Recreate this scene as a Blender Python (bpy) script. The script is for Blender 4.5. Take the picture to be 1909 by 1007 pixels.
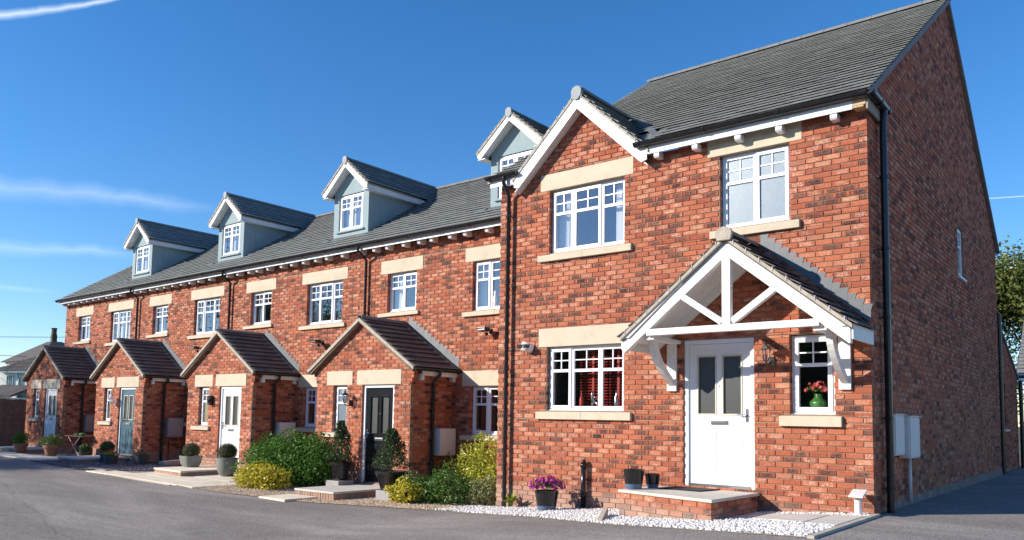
import bpy, math, random
import numpy as np
from mathutils import Vector, Matrix
random.seed(7); rng=np.random.default_rng(11)
for o in list(bpy.data.objects): bpy.data.objects.remove(o)
S=bpy.context.scene; COL=S.collection
R=math.radians
# ------------------------------------------------------------ camera
cd=bpy.data.cameras.new('camera'); cam=bpy.data.objects.new('camera',cd); COL.objects.link(cam)
FPX=1480.76; cd.sensor_width=36; cd.lens=FPX/1909*36; cd.shift_y=(662.47-503.5)/1909
cd.clip_start=.05; cd.clip_end=3000
CR=Matrix.Rotation(R(38.805),4,'Z')@Matrix.Rotation(R(94.476),4,'X')@Matrix.Rotation(R(.923),4,'Z')
CAM=Vector((2.7023,-10.543,1.1304))
cam.matrix_world=Matrix.Translation(CAM)@CR
S.camera=cam
S.render.resolution_x=1024; S.render.resolution_y=540
def pdir(x,y):
    return (CR.to_3x3()@Vector(((x-954.5)/FPX,-(y-662.47)/FPX,-1))).normalized()
# ------------------------------------------------------------ sky and sun
SUN=Vector((.85,1,-.57)).normalized()
el=math.asin(-SUN.z); rot=math.atan2(-SUN.x,-SUN.y)
W=bpy.data.worlds.new('World'); S.world=W; W.use_nodes=True
wt=W.node_tree; wt.nodes.clear()
def N(t,typ,**k):
    n=t.nodes.new(typ)
    for a,b in k.items(): setattr(n,a,b)
    return n
sky=N(wt,'ShaderNodeTexSky'); sky.sky_type='NISHITA'; sky.sun_disc=False
sky.sun_elevation=el; sky.sun_rotation=rot; sky.air_density=1.0; sky.dust_density=.1; sky.ozone_density=4.0; sky.altitude=60
bg=N(wt,'ShaderNodeBackground'); bg.inputs[1].default_value=.135
wo=N(wt,'ShaderNodeOutputWorld')
def mth(t,op,a,b=None,c=None,clamp=False):
    n=t.nodes.new('ShaderNodeMath'); n.operation=op; n.use_clamp=clamp
    for i,v in enumerate((a,b,c)):
        if v is None: continue
        if isinstance(v,(int,float)): n.inputs[i].default_value=v
        else: t.links.new(v,n.inputs[i])
    return n.outputs[0]
def vm(t,op,a,b=None):
    n=t.nodes.new('ShaderNodeVectorMath'); n.operation=op
    for i,v in enumerate((a,b)):
        if v is None: continue
        if hasattr(v,'links') or hasattr(v,'is_linked'): t.links.new(v,n.inputs[i])
        else: n.inputs[i].default_value=v
    return n.outputs['Value'] if op in('DOT_PRODUCT','LENGTH') else n.outputs[0]
tc=N(wt,'ShaderNodeTexCoord'); D=tc.outputs['Generated']
wn=N(wt,'ShaderNodeTexNoise'); wn.inputs['Scale'].default_value=14; wn.inputs['Detail'].default_value=6
wt.links.new(D,wn.inputs['Vector'])
tot=None
# vapour trails: great-circle streaks fixed to directions of the sky  (a, b, half width near a, near b, density)
for a,b,w0,w1,dn in (((-60,37),(262,-7),.0075,.0025,.5),((-150,330),(420,388),.021,.010,.17),((-120,447),(265,474),.016,.008,.17),
                     ((1830,371),(2150,350),.0012,.0016,.4),((-200,520),(120,545),.006,.004,.10)):
    d1=pdir(*a); d2=pdir(*b); n=d1.cross(d2).normalized(); t=(d2-d1*d1.dot(d2)).normalized()
    ln=math.acos(max(-1,min(1,d1.dot(d2))))
    al=mth(wt,'DIVIDE',vm(wt,'DOT_PRODUCT',D,tuple(t)),math.sin(ln))
    off=mth(wt,'MULTIPLY',mth(wt,'SUBTRACT',wn.outputs['Fac'],.5),w0*1.6)
    ds=mth(wt,'ABSOLUTE',mth(wt,'ADD',vm(wt,'DOT_PRODUCT',D,tuple(n)),off))
    wd=mth(wt,'MAXIMUM',mth(wt,'MULTIPLY_ADD',al,w1-w0,w0),.0008)
    m=mth(wt,'POWER',mth(wt,'SUBTRACT',1,mth(wt,'DIVIDE',ds,wd),clamp=True),1.6)
    m=mth(wt,'MULTIPLY',m,mth(wt,'MULTIPLY',mth(wt,'SUBTRACT',1.0,al),4,clamp=True))
    m=mth(wt,'MULTIPLY',m,mth(wt,'MULTIPLY',mth(wt,'ADD',al,.4),3,clamp=True))
    m=mth(wt,'MULTIPLY',m,mth(wt,'GREATER_THAN',vm(wt,'DOT_PRODUCT',D,tuple(d1)),.2))
    m=mth(wt,'MULTIPLY',m,mth(wt,'MULTIPLY_ADD',wn.outputs['Fac'],dn*.9,dn*.55))
    tot=m if tot is None else mth(wt,'MAXIMUM',tot,m)
hsv=N(wt,'ShaderNodeHueSaturation'); hsv.inputs['Saturation'].default_value=1.24
wt.links.new(sky.outputs[0],hsv.inputs['Color'])
mx=N(wt,'ShaderNodeMix',data_type='RGBA'); wt.links.new(tot,mx.inputs[0]); wt.links.new(vm(wt,'MULTIPLY',hsv.outputs[0],(.98,.955,1.02)),mx.inputs[6])
mx.inputs[7].default_value=(7.5,8.2,8.8,1)
wt.links.new(mx.outputs[2],bg.inputs[0]); wt.links.new(bg.outputs[0],wo.inputs[0])
sd=bpy.data.lights.new('sun','SUN'); sd.energy=5; sd.angle=R(.53); sd.color=(1,.93,.82)
sun=bpy.data.objects.new('sun',sd); COL.objects.link(sun)
sun.rotation_euler=SUN.to_track_quat('-Z','Y').to_euler(); sun.location=(-20,-25,20)
S.view_settings.view_transform='Standard'; S.view_settings.look='None'; S.view_settings.gamma=1
S.view_settings.exposure=0.5; S.view_settings.use_curve_mapping=False
S.cycles.transparent_max_bounces=12; S.cycles.max_bounces=7
# ------------------------------------------------------------ helpers
class MB:
    def __init__(s): s.v=[]; s.f=[]; s.uv={}; s.rn=[]
    def add(s,vs,fs,rn=None):
        b=len(s.v); s.v+= [tuple(p) for p in vs]; s.f+=[tuple(b+i for i in f) for f in fs]
        if rn is not None: s.rn+= [rn]*len(vs)
        return s
    def box(s,x0,x1,y0,y1,z0,z1,rn=None):
        return s.add([(x0,y0,z0),(x1,y0,z0),(x1,y1,z0),(x0,y1,z0),(x0,y0,z1),(x1,y0,z1),(x1,y1,z1),(x0,y1,z1)],
            [(3,2,1,0),(4,5,6,7),(0,1,5,4),(1,2,6,5),(2,3,7,6),(3,0,4,7)],rn)
    def hexa(s,q,r,rn=None):
        return s.add(list(q)+list(r),[(3,2,1,0),(4,5,6,7),(0,1,5,4),(1,2,6,5),(2,3,7,6),(3,0,4,7)],rn)
    def prism(s,pts,ax,a,b):
        n=len(pts)
        def P(p,t): return {'y':(p[0],t,p[1]),'x':(t,p[0],p[1]),'z':(p[0],p[1],t)}[ax]
        vs=[P(p,a) for p in pts]+[P(p,b) for p in pts]
        fs=[tuple(range(n)),tuple(range(2*n-1,n-1,-1))]+[((i+1)%n,i,n+i,n+(i+1)%n) for i in range(n)]
        return s.add(vs,fs)
    def tube(s,pts,r,n=10,cap=True):
        pts=[Vector(p) for p in pts]; rs=r if isinstance(r,(list,tuple)) else [r]*len(pts); rings=[]
        up=None
        for i,p in enumerate(pts):
            d=(pts[min(i+1,len(pts)-1)]-pts[max(i-1,0)]).normalized()
            if up is None: up=Vector((0,0,1)) if abs(d.z)<.9 else Vector((1,0,0))
            u=d.cross(up).normalized(); w=u.cross(d); up=w
            rings.append([p+(u*math.cos(2*math.pi*k/n)+w*math.sin(2*math.pi*k/n))*rs[i] for k in range(n)])
        vs=[q for g in rings for q in g]; fs=[]
        for i in range(len(pts)-1):
            for k in range(n): fs.append((i*n+k,i*n+(k+1)%n,(i+1)*n+(k+1)%n,(i+1)*n+k))
        if cap: fs+= [tuple(range(n-1,-1,-1)),tuple(range((len(pts)-1)*n,len(pts)*n))]
        return s.add(vs,fs)
    def lathe(s,prof,n=24,c=(0,0,0),sq=None):
        vs=[];m=len(prof)
        for r,z in prof:
            for k in range(n):
                a=2*math.pi*k/n; x,y=math.cos(a),math.sin(a)
                if sq: q=(abs(x)**sq+abs(y)**sq)**(-1/sq); x*=q;y*=q
                vs.append((c[0]+r*x,c[1]+r*y,c[2]+z))
        fs=[(i*n+k,i*n+(k+1)%n,(i+1)*n+(k+1)%n,(i+1)*n+k) for i in range(m-1) for k in range(n)]
        fs+=[tuple(range(n-1,-1,-1)),tuple(range((m-1)*n,m*n))]
        return s.add(vs,fs)
    def mesh(s,name,mat,smooth=False):
        me=bpy.data.meshes.new(name); me.from_pydata(s.v,[],s.f)
        if mat: me.materials.append(mat)
        if s.rn and len(s.rn)==len(s.v):
            at=me.attributes.new('rnd','FLOAT_COLOR','POINT')
            at.data.foreach_set('color',np.array([(a,b,c,1) for a,b,c in s.rn],dtype=np.float32).ravel())
        if smooth:
            me.polygons.foreach_set('use_smooth',[True]*len(me.polygons))
        me.update(); return me
def link(name,me,parent=None,loc=None,rz=0,**props):
    o=bpy.data.objects.new(name,me); COL.objects.link(o)
    if parent is not None: o.parent=parent
    if loc is not None: o.location=loc
    if rz: o.rotation_euler=(0,0,rz)
    for k,v in props.items(): o[k]=v
    return o
def part(name,mb,mat,parent=None,smooth=False,bev=0,loc=None,rz=0,**props):
    o=link(name,mb.mesh(name,mat,smooth) if isinstance(mb,MB) else mb,parent,loc,rz,**props)
    if bev:
        m=o.modifiers.new('bevel','BEVEL'); m.width=bev; m.segments=2; m.limit_method='ANGLE'; m.angle_limit=R(40)
    if smooth=='auto' or (smooth and bev): pass
    return o
def thing(name,label,cat,loc=(0,0,0),group=None,rz=0):
    o=link(name,None,None,loc,rz,label=label,category=cat)
    if group: o['group']=group
    return o
def tag(o,label,cat,group=None):
    o['label']=label; o['category']=cat
    if group: o['group']=group
    return o
def smooth_angle(o,deg=40):
    me=o.data
    me.polygons.foreach_set('use_smooth',[True]*len(me.polygons))
    if hasattr(me,'set_sharp_from_angle'): me.set_sharp_from_angle(angle=R(deg))
    return o
# ------------------------------------------------------------ materials
def mat(name):
    m=bpy.data.materials.new(name); m.use_nodes=True; t=m.node_tree; t.nodes.clear()
    out=N(t,'ShaderNodeOutputMaterial'); b=N(t,'ShaderNodeBsdfPrincipled'); t.links.new(b.outputs[0],out.inputs[0])
    return m,t,b,out
def ramp(t,fac,stops,interp='LINEAR'):
    r=N(t,'ShaderNodeValToRGB'); r.color_ramp.interpolation=interp
    while len(r.color_ramp.elements)<len(stops): r.color_ramp.elements.new(.5)
    for e,(p,c) in zip(r.color_ramp.elements,stops): e.position=p; e.color=(*c,1)
    if fac is not None: t.links.new(fac,r.inputs[0])
    return r.outputs[0]
def noise(t,scale,detail=5,rough=.6,vec=None,dim=None,dist=0):
    n=N(t,'ShaderNodeTexNoise'); n.inputs['Scale'].default_value=scale; n.inputs['Detail'].default_value=detail
    n.inputs['Roughness'].default_value=rough; n.inputs['Distortion'].default_value=dist
    if vec is not None: t.links.new(vec,n.inputs['Vector'])
    return n.outputs['Fac']
def mixc(t,f,a,b,bt='MIX'):
    n=N(t,'ShaderNodeMix',data_type='RGBA',blend_type=bt)
    for i,v in ((0,f),(6,a),(7,b)):
        if isinstance(v,(int,float)): n.inputs[i].default_value=v
        elif isinstance(v,tuple): n.inputs[i].default_value=(*v,1)
        else: t.links.new(v,n.inputs[i])
    return n.outputs[2]
def bump(t,b,h,st=.3,d=.01):
    n=N(t,'ShaderNodeBump'); n.inputs['Strength'].default_value=st; n.inputs['Distance'].default_value=d
    t.links.new(h,n.inputs['Height']); t.links.new(n.outputs[0],b.inputs['Normal'])
def pos(t): return N(t,'ShaderNodeNewGeometry').outputs['Position']
def simple(name,c,rough=.6,var=.12,scale=6,bs=.15,bscale=60,metal=0,spec=.5,dirt=None,dscale=2.5):
    m,t,b,o=mat(name); P=pos(t)
    n1=noise(t,scale,6,.65,P)
    lo=tuple(x*(1-var) for x in c); hi=tuple(min(1,x*(1+var)) for x in c)
    col=ramp(t,n1,[(.3,lo),(.7,hi)])
    if dirt:
        col=mixc(t,mth(t,'MULTIPLY',mth(t,'SUBTRACT',noise(t,dscale,8,.7,P),.5,clamp=True),dirt[3]),col,dirt[:3])
    t.links.new(col,b.inputs['Base Color'])
    b.inputs['Roughness'].default_value=rough; b.inputs['Metallic'].default_value=metal; b.inputs['Specular IOR Level'].default_value=spec
    if bs: bump(t,b,noise(t,bscale,4,.6,P),bs,.004)
    return m
def rndvec(t):
    a=N(t,'ShaderNodeAttribute'); a.attribute_name='rnd'
    oi=N(t,'ShaderNodeObjectInfo')
    wnz=N(t,'ShaderNodeTexWhiteNoise',noise_dimensions='4D')
    t.links.new(a.outputs['Vector'],wnz.inputs['Vector']); t.links.new(oi.outputs['Random'],wnz.inputs['W'])
    sp=N(t,'ShaderNodeSeparateColor'); t.links.new(wnz.outputs['Color'],sp.inputs[0]); return sp.outputs,a
def brick_mat():
    m,t,b,o=mat('brick'); (r,g,bl),a=rndvec(t); P=pos(t)
    uv=N(t,'ShaderNodeUVMap'); uv.uv_map='UVMap'; sx=N(t,'ShaderNodeSeparateXYZ'); t.links.new(uv.outputs[0],sx.inputs[0])
    base=ramp(t,r,[(0,(.30,.070,.042)),(.25,(.38,.100,.052)),(.6,(.45,.132,.064)),(.85,(.49,.150,.078)),(.94,(.54,.24,.135)),(1,(.30,.11,.08))])
    base=mixc(t,1,base,ramp(t,noise(t,.7,4,.6,P),[(.3,(.86,.86,.86)),(.7,(1.12,1.10,1.08))]),'MULTIPLY')
    fn=noise(t,55,8,.75,P); mn=noise(t,18,5,.6,P)
    base=mixc(t,1,base,ramp(t,fn,[(.3,(.72,.70,.68)),(.7,(1.2,1.2,1.18))]),'MULTIPLY')
    # centre patch mask
    du=mth(t,'ABSOLUTE',mth(t,'SUBTRACT',sx.outputs[0],mth(t,'MULTIPLY_ADD',bl,.16,.42)))
    dv=mth(t,'ABSOLUTE',mth(t,'SUBTRACT',sx.outputs[1],.5))
    nz=mth(t,'MULTIPLY',mth(t,'SUBTRACT',mn,.5),.5)
    mk=mth(t,'MULTIPLY',mth(t,'SUBTRACT',mth(t,'ADD',.41,nz),du),11,clamp=True)
    mv=mth(t,'MULTIPLY',mth(t,'SUBTRACT',mth(t,'ADD',.55,nz),dv),9,clamp=True)
    patch=mth(t,'MULTIPLY',mk,mv)
    dark=mth(t,'MULTIPLY',patch,mth(t,'LESS_THAN',g,.22))
    alld=mth(t,'MULTIPLY',mth(t,'LESS_THAN',g,.06),mth(t,'MULTIPLY_ADD',mn,.5,.55,clamp=True))
    dark=mth(t,'MULTIPLY',mth(t,'MAXIMUM',dark,alld),.96)
    col=mixc(t,dark,base,(.026,.022,.026))
    pn=mth(t,'MULTIPLY',mth(t,'SUBTRACT',noise(t,33,7,.8,P),.45),7,clamp=True)
    pale=mth(t,'MULTIPLY',mth(t,'MULTIPLY',patch,pn),mth(t,'MULTIPLY',mth(t,'SUBTRACT',g,.58),4,clamp=True))
    col=mixc(t,mth(t,'MULTIPLY',pale,.80),col,(.78,.54,.40))
    # lime bloom and damp close to the ground courses
    sz=N(t,'ShaderNodeSeparateXYZ'); t.links.new(P,sz.inputs[0])
    lo=mth(t,'MULTIPLY',mth(t,'SUBTRACT',mth(t,'ADD',-.02,mth(t,'MULTIPLY',noise(t,2.2,5,.7,P),.22)),sz.outputs[2]),5,clamp=True)
    col=mixc(t,mth(t,'MULTIPLY',lo,.55),col,(.42,.33,.27))
    t.links.new(col,b.inputs['Base Color']); b.inputs['Roughness'].default_value=.88; b.inputs['Specular IOR Level'].default_value=.25
    bump(t,b,noise(t,110,6,.75,P),.55,.004)
    return m
def tile_mat(name,c0,c1,moss,ms):
    m,t,b,o=mat(name); (r,g,bl),a=rndvec(t); P=pos(t)
    col=ramp(t,r,[(0,c0),(1,c1)])
    col=mixc(t,1,col,ramp(t,noise(t,14,8,.75,P),[(.25,(.7,.7,.7)),(.75,(1.25,1.25,1.25))]),'MULTIPLY')
    mm=mth(t,'MULTIPLY',mth(t,'SUBTRACT',noise(t,5.5,9,.8,P),.55),9,clamp=True)
    col=mixc(t,mth(t,'MULTIPLY',mm,ms),col,moss)
    t.links.new(col,b.inputs['Base Color']); b.inputs['Roughness'].default_value=.82; b.inputs['Specular IOR Level'].default_value=.3
    bump(t,b,noise(t,70,5,.7,P),.4,.004); return m
M={}
M['brick']=brick_mat()
M['mortar']=simple('mortar',(.28,.21,.148),.95,.25,9,.4,90)
M['stone']=simple('sandstone',(.57,.48,.355),.85,.07,3,.25,120,dirt=(.30,.24,.17,1.6),dscale=4)
M['upvc']=simple('white_upvc',(.80,.81,.84),.32,.02,2,0)
M['whitewood']=simple('white_painted_timber',(.80,.79,.76),.5,.04,5,.3,45,dirt=(.38,.33,.26,2.0),dscale=22)
M['fascia']=simple('white_fascia',(.74,.74,.74),.4,.05,3,.05,30,dirt=(.35,.33,.30,1.0),dscale=7)
M['tile']=tile_mat('roof_tile',(.18,.19,.187),(.27,.275,.26),(.26,.26,.21),.3)
M['tile2']=tile_mat('porch_tile',(.095,.080,.074),(.15,.125,.115),(.12,.12,.07),.35)
M['ridge']=simple('ridge_tile',(.17,.17,.165),.8,.2,6,.3,60,dirt=(.33,.33,.30,1.5),dscale=9)
M['verge']=simple('verge_mortar',(.42,.37,.30),.9,.2,9,.5,70,dirt=(.16,.15,.13,2),dscale=12)
M['lead']=simple('lead_flashing',(.12,.127,.135),.5,.2,8,.2,30,spec=.6,dirt=(.14,.15,.17,1.5),dscale=6)
M['black']=simple('black_plastic',(.012,.013,.016),.24,.2,5,.05,40,dirt=(.09,.085,.08,.5),dscale=9)
M['render']=simple('grey_green_render',(.27,.345,.36),.85,.06,2,.2,90,dirt=(.17,.22,.23,1.0),dscale=3)
M['soffit']=simple('tan_soffit',(.50,.36,.20),.7,.08,4,.1,30)
M['concrete']=simple('pale_concrete',(.48,.42,.33),.9,.14,5,.4,80,dirt=(.20,.17,.13,1.8),dscale=6)
M['slab']=simple('grey_paving_slab',(.56,.52,.45),.9,.10,7,.4,80,dirt=(.24,.21,.17,1.5),dscale=5)
M['paver']=simple('cream_paving_slab',(.74,.65,.50),.9,.08,5,.3,80,dirt=(.32,.28,.22,1.4),dscale=3)
M['terracotta']=simple('terracotta',(.28,.125,.075),.8,.15,8,.2,50,dirt=(.45,.33,.25,1.0),dscale=10)
M['greypot']=simple('grey_stone_pot',(.17,.175,.16),.75,.12,5,.25,90)
M['glazed']=simple('black_glazed_pot',(.018,.016,.017),.14,.2,12,.1,30)
M['blueband']=simple('blue_glaze',(.09,.14,.24),.3,.2,14,.1,30)
M['soil']=simple('soil',(.035,.024,.016),.95,.3,20,.5,50)
M['bark']=simple('bark',(.10,.075,.055),.95,.3,9,.6,30)
M['metergrey']=simple('meter_box_grey',(.70,.66,.62),.55,.05,2,.05,60,dirt=(.3,.27,.24,.7),dscale=5)
M['meterdark']=simple('meter_box_weathered',(.30,.28,.28),.6,.1,2,.05,60)
M['steel']=simple('steel',(.55,.56,.58),.25,.05,5,0,metal=1)
M['dark']=simple('dark_interior',(.07,.065,.06),.9,.3,1.5,0)
M['net']=simple('net_curtain',(.62,.62,.63),.9,.06,30,0)
M['whitedoor']=simple('white_door',(.80,.80,.81),.38,.02,2,.05,12)
M['blackdoor']=simple('black_door',(.010,.012,.014),.22,.2,3,.05,10)
M['bluedoor']=simple('slate_blue_door',(.055,.12,.16),.35,.1,2,.05,10)
M['timber']=simple('weathered_timber',(.20,.14,.10),.9,.3,5,.5,40)
M['cream']=simple('cream_beading',(.60,.55,.45),.4,.05,3,0)
M['mat']=simple('door_mat',(.025,.024,.024),1,.5,60,.6,150)
M['whitewall']=simple('white_rendered_wall',(.80,.78,.72),.85,.05,1,.2,30)
M['teal']=simple('teal_paint',(.22,.36,.37),.5,.08,3,0)
M['bluegutter']=simple('blue_gutter',(.04,.10,.19),.4,.1,4,0)
M['red']=simple('red_blind',(.46,.035,.022),.5,.1,5,0)
M['airbrick']=simple('air_brick',(.40,.09,.055),.8,.1,20,.2,60)
M['vasegreen']=simple('green_glass_vase',(.07,.20,.045),.15,.15,8,0)
M['mauve']=simple('cable',(.03,.03,.03),.7,.1,4,0)
def glass(name,ior,tint,frost=0):
    m=bpy.data.materials.new(name); m.use_nodes=True; t=m.node_tree; t.nodes.clear(); out=N(t,'ShaderNodeOutputMaterial')
    gm=N(t,'ShaderNodeNewGeometry'); cs=mth(t,'ABSOLUTE',vm(t,'DOT_PRODUCT',gm.outputs['Normal'],gm.outputs['Incoming']))
    f0=.12 if not frost else (.07 if ior>1.4 else .04)
    fac=mth(t,'MULTIPLY_ADD',mth(t,'POWER',mth(t,'SUBTRACT',1,cs,clamp=True),5),1-f0,f0)
    gl=N(t,'ShaderNodeBsdfGlossy'); gl.inputs['Roughness'].default_value=.0 if not frost else .22
    gl.inputs['Color'].default_value=(.9,.95,1,1)
    if frost:
        df=N(t,'ShaderNodeBsdfPrincipled'); df.inputs['Roughness'].default_value=.4
        P=pos(t); v=N(t,'ShaderNodeTexVoronoi'); v.inputs['Scale'].default_value=85; t.links.new(P,v.inputs['Vector'])
        t.links.new(ramp(t,v.outputs['Distance'],[(.1,tint),(.75,tuple(x*.78 for x in tint))]),df.inputs['Base Color'])
        nb=N(t,'ShaderNodeBump'); nb.inputs['Strength'].default_value=.12; nb.inputs['Distance'].default_value=.01
        t.links.new(v.outputs['Distance'],nb.inputs['Height']); t.links.new(nb.outputs[0],df.inputs['Normal']); t.links.new(nb.outputs[0],gl.inputs['Normal'])
        inner=df
    else:
        inner=N(t,'ShaderNodeBsdfTransparent'); inner.inputs[0].default_value=(*tint,1)
        nb=N(t,'ShaderNodeBump'); nb.inputs['Strength'].default_value=.05; nb.inputs['Distance'].default_value=.02
        t.links.new(noise(t,2.5,2,.5,pos(t)),nb.inputs['Height']); t.links.new(nb.outputs[0],gl.inputs['Normal'])
    ms=N(t,'ShaderNodeMixShader'); t.links.new(fac,ms.inputs[0]); t.links.new(inner.outputs[0],ms.inputs[1]); t.links.new(gl.outputs[0],ms.inputs[2])
    t.links.new(ms.outputs[0],out.inputs[0]); return m
M['glass']=glass('window_glass',1.6,(.97,.98,.98))
M['frost']=glass('frosted_glass',1.5,(.15,.21,.25),1)
M['doorglass']=glass('obscure_door_glass',1.3,(.045,.047,.045),1)
def leafmat(name,c0,c1,spec=.5,rough=.4,trans=.25):
    m,t,b,o=mat(name); (r,g,bl),a=rndvec(t)
    col=ramp(t,r,[(0,c0),(.5,tuple((x+y)/2 for x,y in zip(c0,c1))),(1,c1)])
    t.links.new(col,b.inputs['Base Color']); b.inputs['Roughness'].default_value=rough; b.inputs['Specular IOR Level'].default_value=spec
    tr=N(t,'ShaderNodeBsdfTranslucent'); t.links.new(col,tr.inputs[0]); ms=N(t,'ShaderNodeMixShader'); ms.inputs[0].default_value=trans
    t.links.new(b.outputs[0],ms.inputs[1]); t.links.new(tr.outputs[0],ms.inputs[2]); t.links.new(ms.outputs[0],o.inputs[0]); return m
M['laurel']=leafmat('laurel_leaf',(.035,.09,.016),(.14,.29,.04),.25,.45)
M['yellowleaf']=leafmat('yellow_leaf',(.30,.32,.02),(.75,.60,.05))
M['yellowgreen']=leafmat('yellow_green_leaf',(.17,.27,.02),(.66,.58,.06))
M['bay']=leafmat('bay_leaf',(.022,.050,.016),(.09,.14,.045),.4,.38)
M['box']=leafmat('box_leaf',(.030,.055,.012),(.10,.13,.03))
M['mid']=leafmat('mid_green_leaf',(.035,.09,.015),(.14,.26,.045),.4,.36)
M['conifer']=leafmat('conifer_leaf',(.06,.11,.015),(.24,.30,.05))
M['tree']=leafmat('tree_leaf',(.05,.095,.018),(.24,.25,.06))
M['purple']=leafmat('petal_purple',(.16,.005,.10),(.46,.02,.27))
M['pink']=leafmat('petal_pink',(.38,.02,.03),(.55,.09,.09))
M['white']=leafmat('white_stone',(.52,.49,.47),(.80,.77,.74),.3,.8,0)
M['gravel']=leafmat('brown_gravel',(.28,.19,.12),(.78,.62,.44),.3,.8,0)
M['slate']=leafmat('slate_chip',(.035,.035,.05),(.16,.15,.19),.5,.5,0)
def asphalt():
    m,t,b,o=mat('asphalt'); P=pos(t)
    mp=N(t,'ShaderNodeMapping'); mp.inputs['Scale'].default_value=(.28,1.1,1); mp.inputs['Rotation'].default_value=(0,0,.12); t.links.new(P,mp.inputs[0])
    big=noise(t,.9,7,.62,mp.outputs[0],dist=.6); v=N(t,'ShaderNodeTexVoronoi'); v.inputs['Scale'].default_value=75; t.links.new(P,v.inputs['Vector'])
    col=ramp(t,big,[(.28,(.21,.188,.170)),(.5,(.265,.240,.220)),(.72,(.37,.335,.305))])
    col=mixc(t,1,col,ramp(t,v.outputs['Color'],[(.1,(.62,.62,.62)),(.9,(1.36,1.35,1.34))]),'MULTIPLY')
    col=mixc(t,1,col,ramp(t,noise(t,28,6,.8,P),[(.3,(.82,.82,.82)),(.7,(1.18,1.17,1.16))]),'MULTIPLY')
    sp=mth(t,'MULTIPLY',mth(t,'SUBTRACT',noise(t,160,2,.5,P),.66),16,clamp=True)
    col=mixc(t,mth(t,'MULTIPLY',sp,.6),col,(.55,.50,.45))
    # tar-filled seam and damp oil marks
    w=N(t,'ShaderNodeSeparateXYZ'); t.links.new(P,w.inputs[0])
    line=mth(t,'ADD',mth(t,'MULTIPLY_ADD',w.outputs[0],.22,w.outputs[1]),mth(t,'MULTIPLY',noise(t,.9,4,.6,P),.5))
    seam=mth(t,'MULTIPLY',mth(t,'SUBTRACT',.03,mth(t,'ABSOLUTE',mth(t,'ADD',line,7.5))),40,clamp=True)
    col=mixc(t,mth(t,'MULTIPLY',seam,mth(t,'MULTIPLY',noise(t,4,4,.7,P),.55)),col,(.09,.08,.075))
    oil=mth(t,'MULTIPLY',mth(t,'SUBTRACT',noise(t,.55,7,.7,P),.60),7,clamp=True)
    col=mixc(t,mth(t,'MULTIPLY',oil,.35),col,(.10,.09,.085))
    t.links.new(col,b.inputs['Base Color']); b.inputs['Roughness'].default_value=.95; b.inputs['Specular IOR Level'].default_value=.08
    bump(t,b,v.outputs['Distance'],.7,.008); return m
M['asphalt']=asphalt()
M['earth']=simple('grass_and_earth',(.07,.08,.035),.95,.4,.5,.5,8)
# ------------------------------------------------------------ ground
KX=[-60,-27,-20,-15,-9,-6.1,0,50]; KZ=[-.1,-.22,-.28,-.33,-.44,-.41,0,0]
def gz(x,y):
    z=float(np.interp(x,KX,KZ))
    return z-.03*(-2.5-y) if y<-2.5 else z
def sheet(name,poly,h,m,step=.35,side=.0,parent=None,**pr):
    """flat polygon draped on the ground: clipped grid built as triangles by bmesh bisecting"""
    import bmesh
    bm=bmesh.new(); vs=[bm.verts.new((x,y,0)) for x,y in poly]; bm.faces.new(vs)
    xs=[p[0] for p in poly]; ys=[p[1] for p in poly]
    for k in KX+[KX[4]+i*.5 for i in range(0)]:
        if min(xs)<k<max(xs): bmesh.ops.bisect_plane(bm,geom=bm.verts[:]+bm.edges[:]+bm.faces[:],plane_co=(k,0,0),plane_no=(1,0,0))
    if min(ys)<-2.5<max(ys): bmesh.ops.bisect_plane(bm,geom=bm.verts[:]+bm.edges[:]+bm.faces[:],plane_co=(0,-2.5,0),plane_no=(0,1,0))
    for v in bm.verts: v.co.z=gz(v.co.x,v.co.y)+h
    bmesh.ops.recalc_face_normals(bm,faces=bm.faces[:])
    if side:
        r=bmesh.ops.extrude_face_region(bm,geom=bm.faces[:])
        for e in r['geom']:
            if isinstance(e,bmesh.types.BMVert): e.co.z-=side
        bmesh.ops.recalc_face_normals(bm,faces=bm.faces[:])
    me=bpy.data.meshes.new(name); bm.to_mesh(me); bm.free(); me.materials.append(m)
    return link(name,me,parent,**pr)
sheet('ground',[(-700,-500),(500,-500),(500,900),(-700,900)],-.06,M['earth'],kind='structure')
sheet('road',[(-60,-28),(22,-28),(22,40),(-.3,40),(-.3,16),(-29.5,16),(-29.5,5),(-60,5)],0,M['asphalt'],kind='structure')
EDGE=[(-6.6,-1.08),(-6.23,-.95),(-4.26,-1.40),(-2.59,-2.02),(-1.61,-2.20),(-.24,-2.50),(.05,-2.58)]
TEDGE=[(-6.6,-1.08),(-7.67,-1.3),(-9.2,-1.69),(-11.0,-1.98),(-13.3,-2.1),(-14.63,-2.1),(-17.0,-1.95)]
sheet('white_pebble_bed',EDGE+[(.02,-.02),(-6.6,-.02)],.006,M['concrete'],kind='structure')
sheet('gravel_bed',[(-12.9,-2.08),(-11,-1.98),(-9.2,-1.69),(-7.67,-1.3),(-6.6,-1.08),(-6.1,-.02),(-6.1,1.6),(-14.2,1.6),(-13.2,-.9)],.010,simple('gravel_fines',(.44,.33,.22),.95,.3,25,.5,90),kind='structure')
sheet('slate_bed',[(-21.2,-1.75),(-17.4,-1.95),(-16.4,-.9),(-16.9,1.6),(-20,1.6),(-21.6,-.6)],.010,M['soil'],kind='structure')
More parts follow.
